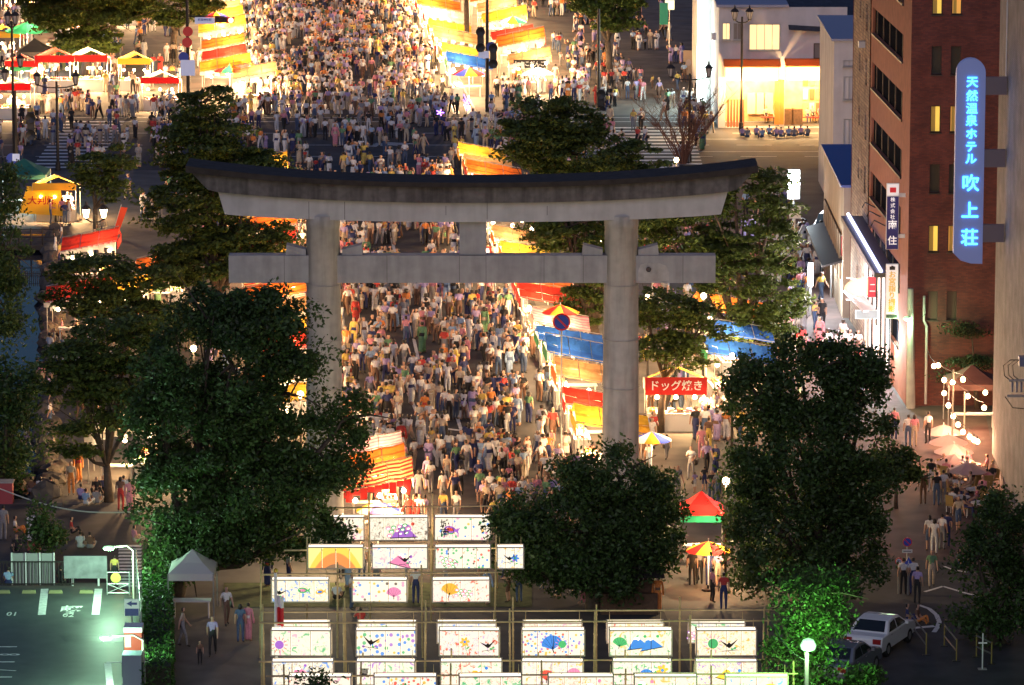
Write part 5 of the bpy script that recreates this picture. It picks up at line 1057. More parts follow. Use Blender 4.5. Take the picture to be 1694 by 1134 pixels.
def motif(k, c):
    """flat brush pictures on the lantern paper, about 1 unit tall: flower, fish, sun, mountain, fan, firework, bird, waves"""
    if (k,c) in MOT: return MOT[k,c]
    mb = MB(); y = [0.0]
    def poly(pts, mi): y[0] -= .0006; mb.add([(x,y[0],z) for x,z in pts], [tuple(range(len(pts)))], mi)
    def ell(cx, cz, rx, rz_, mi, rot=0, n=14): poly([(cx+math.cos(rot)*rx*math.cos(a)-math.sin(rot)*rz_*math.sin(a), cz+math.sin(rot)*rx*math.cos(a)+math.cos(rot)*rz_*math.sin(a)) for a in [2*math.pi*i/n for i in range(n)]], mi)
    def line(a, b, w_, mi):
        d = Vector((b[0]-a[0],b[1]-a[1])).normalized(); n_ = (-d.y*w_/2, d.x*w_/2); poly([(a[0]-n_[0],a[1]-n_[1]),(b[0]-n_[0],b[1]-n_[1]),(b[0]+n_[0],b[1]+n_[1]),(a[0]+n_[0],a[1]+n_[1])], mi)
    if k == 0:
        line((0,-.5),(0,0),.04,3); ell(.15,-.3,.14,.05,3,.5)
        for i in range(6): ell(.2*math.cos(i*1.047),.15+.2*math.sin(i*1.047),.15,.09,0,i*1.047)
        ell(0,.15,.09,.09,1)
    elif k == 1:
        ell(-.05,0,.34,.2,0); poly([(.22,0),(.5,.22),(.42,0),(.5,-.22)],0); ell(-.22,.05,.05,.05,4); ell(-.05,0,.2,.1,1)
        for i in range(3): line((-.05+i*.1,-.12),(-.02+i*.1,.12),.018,2)
    elif k == 2:
        ell(0,0,.24,.24,0)
        for i in range(12): a = i*math.pi/6; line((.28*math.cos(a),.28*math.sin(a)),(.46*math.cos(a),.46*math.sin(a)),.035,1)
    elif k == 3:
        poly([(-.7,-.4),(-.15,.35),(.05,.32),(.7,-.4)],0); poly([(-.26,.2),(-.15,.35),(.05,.32),(.17,.18),(.05,.1),(-.08,.2)],4); line((-.75,-.42),(.75,-.42),.05,2); ell(.5,.32,.1,.1,1)
    elif k == 4:
        poly([(0,-.35)]+[(.5*math.cos(a),-.1+.45*math.sin(a)) for a in [math.pi*i/12 for i in range(13)]],0); line((0,-.5),(0,-.2),.05,2)
        for i in range(1,6): a = math.pi*i/6; line((0,-.33),(.48*math.cos(a),-.1+.43*math.sin(a)),.012,2)
    elif k == 5:
        for r_ in (.2,.34,.47):
            for i in range(int(r_*44)): a = i*2*math.pi/int(r_*44); ell(r_*math.cos(a),r_*math.sin(a),.028,.028,[0,1,2][i % 3],n=6)
    elif k == 6:
        poly([(-.5,.25),(-.1,.02),(.0,.12),(.1,.02),(.5,.3),(.12,-.12),(0,-.2),(-.12,-.12)],2); line((-.4,-.35),(.45,-.3),.03,2); line((-.1,-.33),(.1,-.48),.02,2); ell(.3,-.2,.09,.06,0,.4); ell(.15,-.25,.08,.05,3,-.3)
    else:
        for j in range(3):
            for i in range(4): ell(-.45+i*.3+(j % 2)*.15,-.35+j*.2,.14,.1,0 if (i+j) % 2 else 1); ell(-.45+i*.3+(j % 2)*.15,-.37+j*.2,.08,.05,4)
    MOT[k,c] = mb.mesh('painting', [INK[c],INK[(c+1) % 6],INKK,INK[3],paper_m]); return MOT[k,c]
def lantern(label, px0, px1, py0, py1, Y, idx, npan=4, kind=None, txt=None):
    a, b = D(px0,py0,Y), D(px1,py1,Y); w_, h_ = b.x-a.x, a.z-b.z; dp = .55
    t = thing('paper_lantern', label, 'lantern', ((a.x+b.x)/2,Y,(a.z+b.z)/2), R.uniform(-.03,.03), 'painted lanterns on the bamboo frames')
    key = (round(w_,1),round(h_,1),npan)
    w_, h_ = key[0], key[1]; pw = w_/npan
    mt = art('lantern art %d' % idx, kind or ARTS[idx % 7], idx)
    if key not in LM:
        fr = MB()
        for z in (-h_/2,h_/2):
            for y in (-dp/2,dp/2): fr.box((0,y,z), (w_+.06,.045,.045))
            for x in (-w_/2,w_/2): fr.box((x,0,z), (.044,dp-.046,.044))
        for x in (-w_/2,w_/2):
            for y in (-dp/2,dp/2): fr.box((x,y,0), (.05,.05,h_-.046))
        mu = [MB().box((-w_/2+pw*i,-dp/2-.004,0), (.022,.035,h_-.05)).mesh('mullion', wood) for i in range(1,npan)]
        pn = []
        for i in range(npan): pn.append(MB().quad((-w_/2+pw*i+.02,-dp/2,-h_/2+.02),(-w_/2+pw*(i+1)-.01,-dp/2,-h_/2+.02),(-w_/2+pw*(i+1)-.01,-dp/2,h_/2-.02),(-w_/2+pw*i+.02,-dp/2,h_/2-.02)))
        rest = MB(); x,y,z = w_/2-.01,dp/2-.01,h_/2-.01
        rest.quad((-x,-y,z),(x,-y,z),(x,y,z),(-x,y,z)).quad((-x,y,-z),(-x,-y,-z),(-x,-y,z),(-x,y,z)).quad((x,-y,-z),(x,y,-z),(x,y,z),(x,-y,z)).quad((x,y,-z),(-x,y,-z),(-x,y,z),(x,y,z)).quad((-x,-y,-z),(-x,y,-z),(x,y,-z),(x,-y,-z))
        LM[key] = (fr.mesh('frame', frame_w), mu, pn, rest.mesh('paper_cover', paper_m))
    fr, mu, pn, rest = LM[key]; obj('frame', fr, t)
    for m_ in mu: obj('mullion', m_, t)
    for m_ in pn: m_.build('panel', mt, t)
    obj('paper_cover', rest, t)
    for x in (-w_/2+.1,w_/2-.1): MB().tube([(x,0,h_/2),(x,0,h_/2+.4)], .01, 4).build('hanger', bamboo, t)
    rl = random.Random(idx*5+1)
    if kind != 'hill':
        for q in range(rl.choice([1,2,2,3])):
            sc_ = h_*rl.uniform(.55,.85); mo = obj('painting', motif(rl.choice([0,1,2,3,4,6,7]), rl.randrange(6)), t, (rl.uniform(-w_/2+.3,w_/2-.3),-dp/2-.012-.003*q,rl.uniform(-.08,.08))); mo.scale = (sc_,1,sc_); mo.rotation_euler.y = rl.uniform(-.3,.3)
    if txt: text(txt, h_*.42, ltr_k, t, (-w_/2+pw*.55,-dp/2-.02,0), vert=len(txt) == 2, line=.9)
rowsL = [ (193.5, 855,891, [(545,602,'wash'),(612,707,'strokes'),(720,811,'dots')]), (187.3, 904,938, [(509,602,'hill'),(615,708,'wash'),(720,811,'dots'),(822,866,'strokes')]), (181.3, 957,994, [(449,545,'strokes'),(583,674,'dots'),(715,810,'strokes')]),
  (175.3, 1028,1062, [(456,547,'wash'),(592,688,'wash'),(724,820,'strokes'),(866,962,'strokes'),(1003,1098,'wash'),(1139,1232,'strokes')]), (172.8, 1040,1083, [(450,547,'wash'),(590,687,'dots'),(727,826,'strokes'),(864,966,'dots'),(1008,1111,'wash'),(1152,1250,'strokes')]),
  (168.6, 1092,1131, [(450,552,'strokes'),(589,688,'wash'),(728,831,'wash'),(863,965,'strokes'),(1013,1111,'strokes'),(1150,1252,'strokes')]), (165.6, 1117,1156, [(478,582,'wash'),(620,721,'dots'),(759,863,'strokes'),(908,1013,'strokes'),(1049,1152,'wash'),(1200,1302,'wash')]) ]
rown = ['back row by the torii','second row from the torii','third row from the torii','fourth row from the torii','fifth row from the torii','sixth row from the torii','lowest front row']
dsc = {'strokes':'with thin brush drawings','wash':'with soft washes of colour','dots':'of coloured circles','hill':'with an orange hill and yellow sky'}; idx = 0
for r, (Y,py0,py1,ls) in enumerate(rowsL):
    for j,(x0,x1,kd) in enumerate(ls):
        idx += 1; lantern('paper lantern %s, %s in %s' % (dsc[kd], nth(j), rown[r]), x0,x1,py0,py1,Y,idx,[4,3,4,3][idx % 4],kd,'城南' if (r == 0 and j == 2) else ('夏' if (r,j) == (5,1) else None))
# bamboo poles and beams of the frames
def bam(name, label, a, b, r=.045):
    a, b = Vector(a), Vector(b); d = b-a; n = 9; mb = MB(); pts = []; rs_ = []
    for i in range(n+1):
        f = i/n; pts += [tuple(d*max(0,f-.004)), tuple(d*min(1,f+.004))]; rs_ += [r*1.16, r]
    mb.tube([tuple(d*i/n) for i in range(n+1)], [r*(1-.25*i/n) for i in range(n+1)], 7)
    for i in range(1,n): q = d*i/n; mb.tube([tuple(q-d.normalized()*.03), tuple(q+d.normalized()*.03)], r*1.12, 7)
    return tag(mb.build(name, bamboo, None, a), label, 'pole', 'bamboo lantern frame')
for r, (Y,pyt,xs,x0,x1) in enumerate(((193.7,828,(609,713,820),545,830),(187.5,898,(505,609,713,820),470,850),(181.5,938,(430,560,697,822),432,830),(175.5,1000,(436,570,706,846,986,1122,1270),430,1290),(172.9,1018,(434,570,706,845,984,1140,1265),428,1285),(168.8,1082,(437,600,745,893,1034,1175,1290),428,1300),(165.8,1106,(470,600,745,893,1034,1175,1310),440,1320))):
    for j, px in enumerate(xs):
        c = D(px+R.uniform(-3,3), pyt+R.uniform(-14,2), Y+.2); bam('bamboo_pole', 'upright bamboo pole of the lantern frame, %s in the %s' % (nth(j), rown[r]), (c.x+R.uniform(-.1,.1),Y+.2,0), c)
    a, b = D(x0,pyt+13,Y), D(x1,pyt+9,Y); bam('bamboo_beam', 'level bamboo beam carrying lanterns of the %s' % rown[r], a, b, .04)

t = thing('light_toy_stand', 'vendor stand of glowing violet light toys at the far crossing corner', 'toy stand', G(772,205)); MB().tube([(0,0,0),(0,0,1.6)], .03, 6).build('stick', steel, t)
vio = M('violet glow tube', (.35,.12,1), .5, emit=9)
for k in range(9): MB().tube([(0,0,1.0+k*.09),(.25*math.cos(k*1.9),.25*math.sin(k*1.9),1.25+k*.12)], .025, 5).build('glow_stick', vio, t)
t = thing('light_toy', 'violet glowing star toy held up in the cross street', 'toy', G(728,222)); MB().tube([(0,0,1.0),(0,0,1.45)], .02, 5).build('handle', steel, t)
for k in range(5): MB().tube([(0,0,1.6),(.3*math.cos(k*1.256),0,1.6+.25*math.sin(k*1.256))], .035, 5).build('ray', vio, t)
# ================================================================== PEOPLE
skin_m = M('skin', (.50,.30,.21), .6); hair_m = M('black hair', (.018,.014,.013), .5); shoe_m = M('dark shoe', (.04,.035,.03), .6)
CLOTH = {'white':(.70,.69,.67),'red':(.50,.05,.04),'pink':(.62,.25,.30),'navy':(.03,.04,.13),'black':(.02,.02,.022),'grey':(.25,.25,.26),'light blue':(.28,.40,.58),'orange':(.65,.22,.05),'lavender':(.38,.30,.52),'beige':(.50,.41,.30),'green':(.12,.26,.13),'yellow':(.68,.50,.12),'brown':(.16,.09,.06),'denim blue':(.07,.11,.20)}
CM = {k: M('cloth '+k, c, .8, (14,.18)) for k, c in CLOTH.items()}
# bones: (name, a, b); joint: (x,y,z,rx,ry)
def skeleton(pose):
    J = {}; E_ = []
    lean = 0
    def put(n, p, r): J[n] = (Vector(p), r)
    sit = pose in ('floor','chair'); base = .95
    if pose == 'floor': base = .16
    if pose == 'chair': base = .55
    z = base-.95
    put('pelvis',(0,0,.95+z),(.145,.11)); put('waist',(0,0,1.09+z),(.125,.095)); put('chest',(0,.0,1.30+z),(.155,.11)); put('neckb',(0,0,1.43+z),(.065,.06)); put('neck',(0,.01,1.49+z),(.05,.05)); put('head',(0,.02,1.57+z),(.085,.10)); put('crown',(0,.012,1.66+z),(.07,.08))
    E_ += [('pelvis','waist','bottom'),('waist','chest','top'),('chest','neckb','top'),('neckb','neck','skin'),('neck','head','head'),('head','crown','head')]
    ph = {'walk':.22,'stride':.32,'fan':.12,'wave':.1}.get(pose,.0)
    for s, n in ((-1,'l'),(1,'r')):
        k = s*ph
        put(n+'sh',(s*.165,0,1.38+z),(.06,.06))
        if pose == 'camera': el, wr = (s*.24,.16,1.22),(s*.07,.33,1.50)
        elif pose == 'wave' and s > 0: el, wr = (s*.30,.04,1.30),(s*.27,.14,1.56)
        elif pose == 'fan' and s > 0: el, wr = (s*.23,.02,1.13),(s*.08,.2,1.30)
        elif pose == 'fan': el, wr = (s*.24,-.06,1.13),(s*.15,.14,1.0)
        elif pose == 'carry': el, wr = (s*.22,-.02,1.13),(s*.12,.24,1.08)
        elif sit: el, wr = (s*.21,.06,1.12),(s*.12,.3,1.0)
        else: el, wr = (s*.215,-.02-k*.4,1.12),(s*.225,.05-k*.9,.88)
        put(n+'el',(el[0],el[1],el[2]+z),(.045,.045)); put(n+'wr',(wr[0],wr[1],wr[2]+z),(.033,.03))
        hd = Vector(wr)+(Vector(wr)-Vector(el)).normalized()*.11; put(n+'ha',(hd.x,hd.y,hd.z+z),(.04,.022))
        E_ += [('chest',n+'sh','top'),(n+'sh',n+'el','sleeve'),(n+'el',n+'wr','skin'),(n+'wr',n+'ha','skin')]
        if pose == 'floor': hp, kn, an, to = (s*.1,.03,.15),(s*.24,.36,.36),(s*.12,.45,.08),(s*.14,.58,.05)
        elif pose == 'chair': hp, kn, an, to = (s*.09,.06,.52),(s*.12,.42,.50),(s*.12,.42,.09),(s*.12,.55,.04)
        else: hp, kn, an, to = (s*.088,0,.88),(s*.10,.03+k*.5,.49),(s*.10,k*.9-.03,.09),(s*.115,k*.9+.12,.045)
        put(n+'hp',hp,(.088,.088)); put(n+'kn',kn,(.06,.062)); put(n+'an',an,(.042,.045)); put(n+'to',to,(.045,.03))
        E_ += [('pelvis',n+'hp','bottom'),(n+'hp',n+'kn','bottom'),(n+'kn',n+'an','shin'),(n+'an',n+'to','shoe')]
    return J, E_
def yukata_mesh(lod):
    """robe: torso and skirt one tapering tube, sleeves hanging, sash round the waist"""
    return None
PM = {}
def person_mesh(pose, lod, legs='long', robe=False, longhair=False):
    key = (pose, lod, legs, robe, longhair)
    if key in PM: return PM[key]
    J, E_ = skeleton(pose)
    if robe:
        for n in 'lr':
            p, r = J[n+'kn']; J[n+'kn'] = (Vector((p.x*.55,p.y*.5,p.z)), (.105,.11)); p, r = J[n+'an']; J[n+'an'] = (Vector((p.x*.6,p.y*.6,p.z+.05)), (.10,.11)); p, r = J[n+'wr']; J[n+'wr'] = (p, (.075,.06)); p, r = J[n+'hp']; J[n+'hp'] = (p, (.11,.11))
    names = list(J); me = bpy.data.meshes.new('person'); me.from_pydata([J[n][0] for n in names], [(names.index(a),names.index(b)) for a,b,_ in E_], [])
    o = bpy.data.objects.new('tmp', me); C.objects.link(o); sk = o.modifiers.new('skin','SKIN'); sk.use_smooth_shade = True; sk.branch_smoothing = .3
    for i, n in enumerate(names):
        d = me.skin_vertices[0].data[i]; d.radius = J[n][1]; d.use_root = (n == 'pelvis')
    if lod: ss = o.modifiers.new('ss','SUBSURF'); ss.levels = 1; ss.render_levels = 1
    dg = bpy.context.evaluated_depsgraph_get(); dg.update(); res = bpy.data.meshes.new_from_object(o.evaluated_get(dg)); res.name = 'person'; bpy.data.objects.remove(o)
    segs = [(J[a][0],J[b][0],k) for a,b,k in E_]; mi = []
    hz = J['head'][0]
    for p in res.polygons:
        c = p.center; best = None
        for a, b, k in segs:
            ab = b-a; f = max(0,min(1,(c-a).dot(ab)/ab.length_squared)); dd = (c-(a+ab*f)).length
            if best is None or dd < best[0]: best = (dd,k,f)
        k, f = best[1], best[2]
        if k == 'head': m = 1 if (c.y < hz.y-.0 or c.z > hz.z+.075 or abs(c.x) > .075 and c.z > hz.z) else 0
        elif k == 'top': m = 2
        elif k == 'sleeve': m = 2 if (f < .62 or robe) else 0
        elif k == 'bottom': m = 3 if not robe else (4 if c.z > J['pelvis'][0].z+.03 else 2)
        elif k == 'shin': m = 2 if robe else (3 if legs == 'long' else 0)
        elif k == 'shoe': m = 4 if not robe else 0
        else: m = 0
        if robe and k == 'top' and c.z < J['waist'][0].z+.1: m = 4
        if robe and k == 'skin' and c.z < J['chest'][0].z: m = 2
        mi.append(m)
    if longhair:
        bm = bmesh.new(); bm.from_mesh(res); n0 = len(bm.faces); bmesh.ops.create_icosphere(bm, subdivisions=1, radius=.1, matrix=Matrix.Translation(hz+Vector((0,-.05,-.05))) @ Matrix.Diagonal((.95,.7,1.5,1)))
        bm.to_mesh(res); n1 = len(bm.faces); bm.free(); mi += [1]*(n1-n0)
    if pose in ('walk','fan') and not robe:   # shoulder bag
        bm = bmesh.new(); bm.from_mesh(res); n0 = len(bm.faces); bmesh.ops.create_cube(bm, size=1, matrix=Matrix.Translation((-.24,-.04,.88)) @ Matrix.Diagonal((.09,.26,.24,1)))
        bm.to_mesh(res); n1 = len(bm.faces); bm.free(); mi += [4]*(n1-n0)
    res.materials.clear()
    for m in (skin_m, hair_m, CM['white'], CM['navy'], shoe_m): res.materials.append(m)
    res.polygons.foreach_set('material_index', mi); res.polygons.foreach_set('use_smooth', [True]*len(res.polygons)); res.update()
    PM[key] = res; return res
TOPS = ['white']*6+['pink','grey','light blue','lavender','black','red','orange','beige','navy','green','yellow','white','lavender']
BOTS = ['navy','black','denim blue','denim blue','beige','grey','white','black','brown']
POSETXT = {'stand':'standing','walk':'walking','stride':'striding','camera':'taking a photo','carry':'carrying something','floor':'sitting on the ground','chair':'sitting','wave':'raising a hand','fan':'holding a fan'}
NP = [0]
def person(p, rz, pose, top, bot, where, group, scale=1.0, robe=False, longhair=False, legs='long', z=0):
    me = person_mesh(pose, 1, legs, robe, longhair)
    o = obj('person', me, None, (p[0],p[1],z), rz); o.scale = (scale,)*3
    for i, m in ((2,CM[top]),(3,CM[bot])): o.material_slots[i].link = 'OBJECT'; o.material_slots[i].material = m
    if robe: o.material_slots[4].link = 'OBJECT'; o.material_slots[4].material = CM[bot]
    kid = 'child' if scale < .8 else 'person'
    lab = ('%s in %s yukata, %s sash, %s %s' % (kid,top,bot,POSETXT[pose],where)) if robe else '%s in %s %s, %s %s, %s %s' % (kid, top, 'shirt', bot, 'shorts' if legs == 'short' else 'trousers', POSETXT[pose], where)
    if longhair and not robe: lab = lab.replace(kid+' in', 'long-haired '+kid+' in',1)
    if len(lab.split()) > 16: lab = lab.replace(' trousers','').replace(' shorts','')
    tag(o, lab, 'person', group); NP[0] += 1; return o
def rand_person(p, where, group, rs, rz=None, poses=('stand','walk','fan','stride','carry','wave','walk'), z=0):
    robe = rs.random() < .17; sc_ = rs.uniform(.6,.78) if rs.random() < .1 else rs.uniform(.92,1.06); pose = rs.choice(poses)
    if robe and pose == 'stride': pose = 'walk'
    return person(p, rs.uniform(0,6.28) if rz is None else rz, pose, rs.choice(TOPS if not robe else ['navy','pink','white','lavender','red','light blue']), rs.choice(BOTS if not robe else ['yellow','red','pink','white']), where, group, sc_, robe, rs.random() < .4, 'short' if rs.random() < .25 else 'long', z)
rs = random.Random(21)
def at(px, py): g = G(px,py); return (g.x,g.y)
# particular people the photograph shows clearly: (px, foot py, heading deg, pose, top, bottom, where, group, opts)
K = 'people near the lantern frames'
for px,py,hd,pose,top,bot,where,grp,op in (
 (597,1070,200,'camera','red','denim blue','behind the bamboo lantern frame',K,{}), (688,1000,180,'stand','white','navy','beside the third lantern row',K,{}), (557,995,170,'floor','white','black','between third-row lanterns',K,{}),
 (398,1064,180,'stand','denim blue','denim blue','near the white tent',K,dict(longhair=True)), (411,1062,160,'stand','pink','white','on the dark path',K,dict(robe=True)), (375,1035,20,'walk','white','brown','beside the white tent',K,{}), (303,1070,90,'walk','beige','grey','in front of the white tent',K,{}), (352,1085,0,'stride','lavender','black','crossing the dark path',K,{}), (331,1100,0,'stand','brown','black','crossing the dark path',K,dict(scale=.6)),
 (1197,1010,180,'stand','red','navy','near the red parasol',K,{}), (1088,1015,180,'stand','orange','brown','beside the shrine booth',K,dict(robe=True)), (1145,970,180,'stand','black','black','at the parasol counter',K,{}), (1157,968,180,'stand','grey','black','at the parasol counter',K,{}), (1173,970,180,'stand','navy','navy','at the parasol counter',K,{}),
 (1537,912,190,'stand','white','denim blue','beyond the lane','people on the hotel-side walk',dict(legs='short',longhair=True)), (1545,918,170,'stand','white','white','beyond the lane','people on the hotel-side walk',dict(longhair=True)), (1558,910,150,'stand','white','grey','beyond the lane','people on the hotel-side walk',{}), (1566,906,160,'stand','navy','navy','beyond the lane','people on the hotel-side walk',{}),
 (1585,880,10,'walk','beige','denim blue','past the cafe tables','people on the hotel-side walk',dict(legs='short')), (1549,838,180,'stand','black','denim blue','watching the terrace','people on the hotel-side walk',{}), (1527,835,180,'stand','brown','brown','watching the terrace','people on the hotel-side walk',{}), (1560,835,190,'stand','white','grey','watching the terrace','people on the hotel-side walk',{}), (1540,815,180,'stand','black','white','beside the cafe terrace','people on the hotel-side walk',{}), (1479,728,170,'stand','pink','navy','at the hotel corner','people on the hotel-side walk',{}), (1502,740,180,'stand','white','denim blue','at the hotel corner','people on the hotel-side walk',{}), (1512,740,190,'stand','pink','beige','at the hotel corner','people on the hotel-side walk',dict(longhair=True)), (1535,735,200,'stand','white','black','at the hotel corner','people on the hotel-side walk',{}),
 (1585,940,100,'floor','denim blue','denim blue','by the shrub tree','people on the service lane',{}), (1541,972,0,'walk','green','beige','stepping into the service lane','people on the service lane',{}), (1494,985,180,'stand','white','black','under the crossing sign','people on the service lane',{}), (1510,985,190,'stand','white','navy','under the crossing sign','people on the service lane',{}), (1517,1000,160,'stand','lavender','black','under the crossing sign','people on the service lane',{}), (1500,1032,90,'floor','navy','navy','inside the painted arc','people on the service lane',{}), (1517,1033,70,'floor','brown','orange','inside the painted arc','people on the service lane',{}),
 (133,910,170,'floor','white','white','behind the notice board','people on the forecourt',{}), (149,911,180,'floor','brown','grey','behind the notice board','people on the forecourt',{}), (118,886,100,'floor','red','black','near the sapling','people on the forecourt',{}), (25,884,90,'floor','white','orange','near the upright panel','people on the forecourt',{}), (6,895,180,'stand','grey','grey','near the upright panel','people on the forecourt',{}), (28,915,0,'floor','black','black','near the upright panel','people on the forecourt',{}), (222,900,120,'floor','pink','beige','by the forecourt stripes','people on the forecourt',{}), (101,968,150,'floor','black','black','behind the notice board legs','people on the forecourt',{}), (190,968,180,'stand','yellow','black','behind the small steel gate','people on the forecourt',dict(scale=.8)), (14,970,180,'floor','light blue','navy','behind the slatted fence','people on the forecourt',{}),
 (215,850,180,'stand','pink','pink','beside the slender maple','people by the pond',dict(robe=True)), (200,846,170,'stand','brown','red','beside the slender maple','people by the pond',dict(longhair=True)), (142,838,150,'floor','light blue','white','at the maple bench','people by the pond',{}), (160,836,170,'floor','grey','grey','at the maple bench','people by the pond',{}), (134,830,160,'floor','lavender','navy','at the maple bench','people by the pond',{}), (160,818,0,'floor','black','black','at the maple bench','people by the pond',{}), (170,816,20,'floor','navy','black','at the maple bench','people by the pond',{}), (205,816,200,'floor','light blue','white','at the maple bench','people by the pond',{}), (118,820,0,'stand','beige','orange','beside the pond rocks','people by the pond',dict(longhair=True)), (130,800,0,'walk','orange','red','beside the pond rocks','people by the pond',dict(robe=True)), (52,818,180,'floor','brown','grey','on the pond wall','people by the pond',{}), (67,817,180,'floor','white','light blue','on the pond wall','people by the pond',dict(longhair=True)), (84,818,180,'floor','black','grey','on the pond wall','people by the pond',{}),
 (1064,772,180,'stand','black','brown','by the blue parasol','people on the hotel-side walk',{}), (1073,778,170,'stand','white','light blue','by the blue parasol','people on the hotel-side walk',dict(scale=.8)), (1160,760,180,'stand','pink','pink','near the bright globe lamp','people on the hotel-side walk',{}), (1172,745,180,'stand','brown','yellow','near the bright globe lamp','people on the hotel-side walk',{}),
 (736,695,190,'stand','white','denim blue','on the painted road hatch','people in the road',{}), (743,698,180,'stand','white','black','on the painted road hatch','people in the road',{}), (703,702,170,'stand','orange','red','on the painted road hatch','people in the road',dict(robe=True)), (629,566,180,'stand','white','black','in the road at the stall fronts','people in the road',{}), (905,650,180,'stand','black','denim blue','in the road by the blue tarps','people in the road',{}),
 (813,187,0,'stand','light blue','black','at the far crossing corner','people at the crossing',{}), (836,187,180,'stand','light blue','black','at the far crossing corner','people at the crossing',{}), (555,236,180,'stand','white','pink','in the cross street','people at the crossing',dict(robe=True)), (538,233,180,'stand','white','black','in the cross street','people at the crossing',{}), (571,230,180,'stand','white','light blue','in the cross street','people at the crossing',{}), (630,207,180,'stand','lavender','black','in the cross street','people at the crossing',{}), (610,220,180,'stand','black','white','in the cross street','people at the crossing',{}),
 (1024,165,180,'stand','brown','brown','before the band','people by the band',{}), (1038,165,180,'stand','white','denim blue','before the band','people by the band',{}), (1052,165,180,'stand','white','navy','before the band','people by the band',{}), (1001,115,200,'stand','orange','orange','before the band','people by the band',{}), (1152,160,0,'stand','beige','black','outside the neon shop','people by the band',{})):
    person(at(px,py), rad(hd)+math.pi, pose, top, bot, where, grp, **op)
for k in range(7): person(at(998+k*7,132+k % 2*2), rad(rs.uniform(160,200)), 'chair', 'white', 'navy', 'in the pavement band', 'people by the band')
for k in range(11):                         # spectators in front of the corner shop
    person(at(1228+k*11+rs.uniform(-3,3),227+rs.uniform(-2,3)), rs.uniform(-.4,.4), 'floor', rs.choice(['lavender','grey','navy','light blue']), 'denim blue', 'before the corner shop', 'people at the corner shop')
for k in range(9):
    person(at(1268+k*13+rs.uniform(-3,3),204+rs.uniform(-3,4)), math.pi+rs.uniform(-.5,.5), 'chair', rs.choice(['white','pink','beige','grey']), rs.choice(['navy','black']), 'on the corner shop bench', 'people at the corner shop')
bt = thing('long_bench', 'long red bench before the corner shop', 'bench', G(1318,204)); MB().box((0,0,.45), (5.4,.45,.06)).build('seat', red, bt)
for x in (-2.4,0,2.4): MB().box((x,0,.21), (.08,.4,.42)).build('leg', wood, bt)
for k, g in enumerate(cafe_spots):
    for q in range(3):
        an = q*2.1+k; person((g.x+.72*math.cos(an),g.y+.72*math.sin(an)), an+math.pi/2, 'chair', rs.choice(['white','pink','beige','black','light blue']), rs.choice(['navy','black','beige']), 'at a cafe terrace table', 'people at the cafe terrace')
for k in range(24): rand_person(at(96+rs.uniform(-4,8)-(k*.6 if k > 12 else 0), 400+k*15), 'on the pond path', 'people by the pond', rs, math.pi/2+rs.uniform(-.5,.5), ('stand','floor','floor'))
for k in range(16): rand_person(at(rs.uniform(60,125),rs.uniform(358,372)), 'at the yellow tent', 'people by the pond', rs, None, ('stand','carry'))
for k in range(26):
    px, py = rs.uniform(440,1190), rs.uniform(950,1012); rand_person(at(px,py), 'behind the lantern frames', 'people near the lantern frames', rs, None, ('stand','walk','carry'))
# the rest of the crowd: nearest ones in the road are individuals, those beyond them one mass
pts = []
def scatter(n, y0, y1, xf0, xf1, where, rev=.5):
    for _ in range(n):
        y = y0+(y1-y0)*rs.random(); x0, x1 = xf0(y), xf1(y); x = x0+(x1-x0)*rs.random()
        if rs.random() < .55 and pts and pts[-1][2] == where:   # walk in twos and threes
            x, y = pts[-1][0]+rs.choice([-1,1])*rs.uniform(.42,.6), pts[-1][1]+rs.uniform(-.35,.35)
        pts.append((min(max(x,x0),x1) if False else x, y, where))
scatter(900, 205, 320, lambda y: axis(y)-(3.2+min(1,max(0,(y-212)/20))*3.2), lambda y: axis(y)+5.2, 'on the festival road')
scatter(1050, 352, 445, lambda y: axis(y)-8.2, lambda y: axis(y)+7.5, 'in the crowd beyond the crossing')
scatter(290, 321, 352, lambda y: -26, lambda y: 2, 'crossing the cross street')
scatter(110, 322, 352, lambda y: -42, lambda y: -26, 'crossing the cross street')
scatter(190, 208, 318, lambda y: axis(y)+9.6, lambda y: 14.5-(y-205)*.01, 'on the hotel-side walk')
scatter(110, 236, 310, lambda y: 15, lambda y: 18.6, 'in the side street')
scatter(55, 322, 351, lambda y: 3, lambda y: 14, 'crossing the cross street')
scatter(45, 355, 372, lambda y: axis(y)+11.5, lambda y: axis(y)+19, 'on the far pavement')
scatter(150, 352, 440, lambda y: axis(y)+18, lambda y: 14, 'on the far pavement')
scatter(200, 352, 420, lambda y: -46, lambda y: axis(y)-12.5, 'in the far park')
scatter(110, 225, 318, lambda y: -26, lambda y: axis(y)-10.5, 'on the pond-side walk')
pts = [p for p in pts if not (TY-1.5 < p[1] < TY+1.5) and not any((p[0]-a)**2+(p[1]-b)**2 < .2 for a, b in ())]
pts.sort(key=lambda p: p[1]); left = max(0, 300-NP[0])
for p in pts[:left]:
    rand_person(p, p[2], 'people '+p[2], rs, rs.choice([0,math.pi])+rs.uniform(-.7,.7))
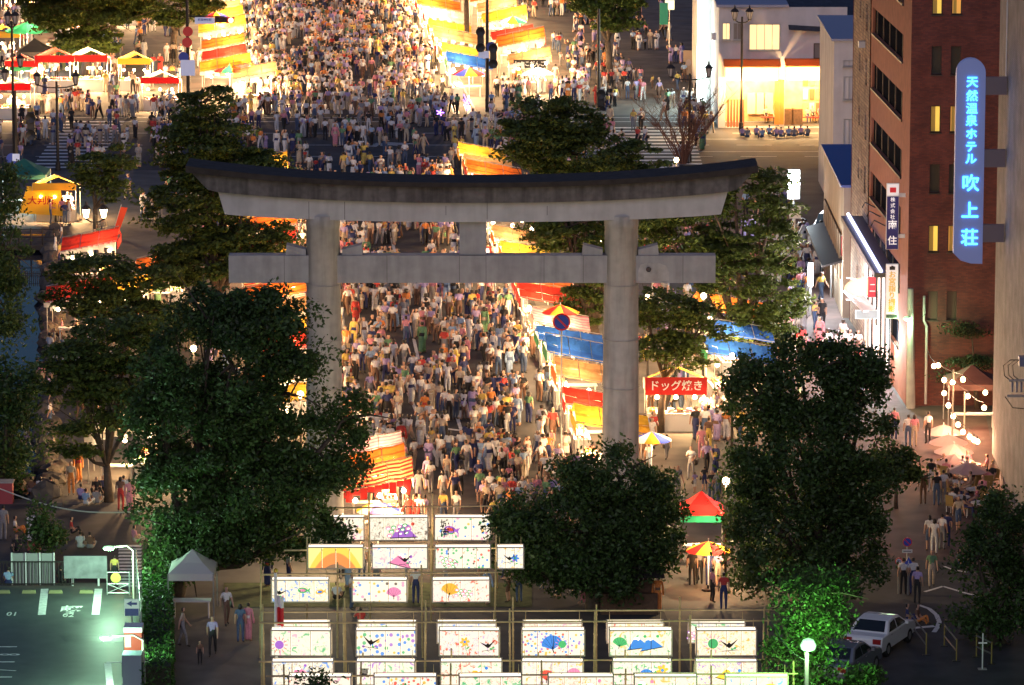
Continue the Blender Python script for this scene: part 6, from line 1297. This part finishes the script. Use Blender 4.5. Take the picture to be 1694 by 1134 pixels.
# mass of the far crowd
pal = [skin_m, hair_m, shoe_m]+[CM[k] for k in CLOTH]; ci = {k: i+3 for i, k in enumerate(CLOTH)}
src = []
for pose in ('stand','walk','stride','carry','fan','wave'):
    for robe in (False, True):
        for lh in (False, True):
            me = person_mesh(pose, 0, 'long', robe, lh); nv = len(me.vertices); co = np.zeros(nv*3,np.float32); me.vertices.foreach_get('co', co)
            ls = np.zeros(len(me.polygons),np.int32); lt = np.zeros(len(me.polygons),np.int32); me.polygons.foreach_get('loop_start', ls); me.polygons.foreach_get('loop_total', lt)
            lv = np.zeros(len(me.loops),np.int32); me.loops.foreach_get('vertex_index', lv); mi = np.zeros(len(me.polygons),np.int32); me.polygons.foreach_get('material_index', mi); src.append((co.reshape(-1,3),ls,lt,lv,mi,robe))
def crowd(name, label, plist):
    Vv, Lv, Ls, Lt, Mi = [], [], [], [], []; vo = lo = 0
    for p in plist:
        co,ls,lt,lv,mi,robe = src[rs.randrange(len(src))] if rs.random() > .0 else src[0]
        if robe and rs.random() < .6: co,ls,lt,lv,mi,robe = src[rs.choice([0,4,8,12,16,17,13,5,1])]
        s_ = rs.uniform(.6,.8) if rs.random() < .1 else rs.uniform(.92,1.06); a = rs.choice([0,math.pi])+rs.uniform(-.8,.8); c_, n_ = math.cos(a)*s_, math.sin(a)*s_
        v = np.empty_like(co); v[:,0] = co[:,0]*c_-co[:,1]*n_+p[0]; v[:,1] = co[:,0]*n_+co[:,1]*c_+p[1]; v[:,2] = co[:,2]*s_
        top = ci[rs.choice(TOPS)]; bot = ci[rs.choice(BOTS)]; mp_ = np.array([0,1,top,bot,2 if not robe else bot])
        Vv.append(v); Lv.append(lv+vo); Ls.append(ls+lo); Lt.append(lt); Mi.append(mp_[mi]); vo += len(v); lo += len(lv)
    me = bpy.data.meshes.new(name); V = np.concatenate(Vv); me.vertices.add(len(V)); me.vertices.foreach_set('co', V.ravel()); L_ = np.concatenate(Lv); me.loops.add(len(L_)); me.loops.foreach_set('vertex_index', L_.astype(np.int32))
    S_ = np.concatenate(Ls); me.polygons.add(len(S_)); me.polygons.foreach_set('loop_start', S_.astype(np.int32)); 
    for m in pal: me.materials.append(m)
    me.polygons.foreach_set('material_index', np.concatenate(Mi).astype(np.int32)); me.polygons.foreach_set('use_smooth', np.ones(len(S_),bool)); me.update(calc_edges=True); me.validate()
    o = obj(name, me); o['label'] = label; o['category'] = 'crowd'; o['kind'] = 'stuff'; return o
rest = pts[left:]
crowd('crowd', 'dense festival crowd filling the road and pavements further off', rest)
print('STALLS', NST, 'PEOPLE', NP, 'REST', len(rest))
print('TRIS', sum(sum(len(p.vertices)-2 for p in m.polygons) for m in bpy.data.meshes if m.users))
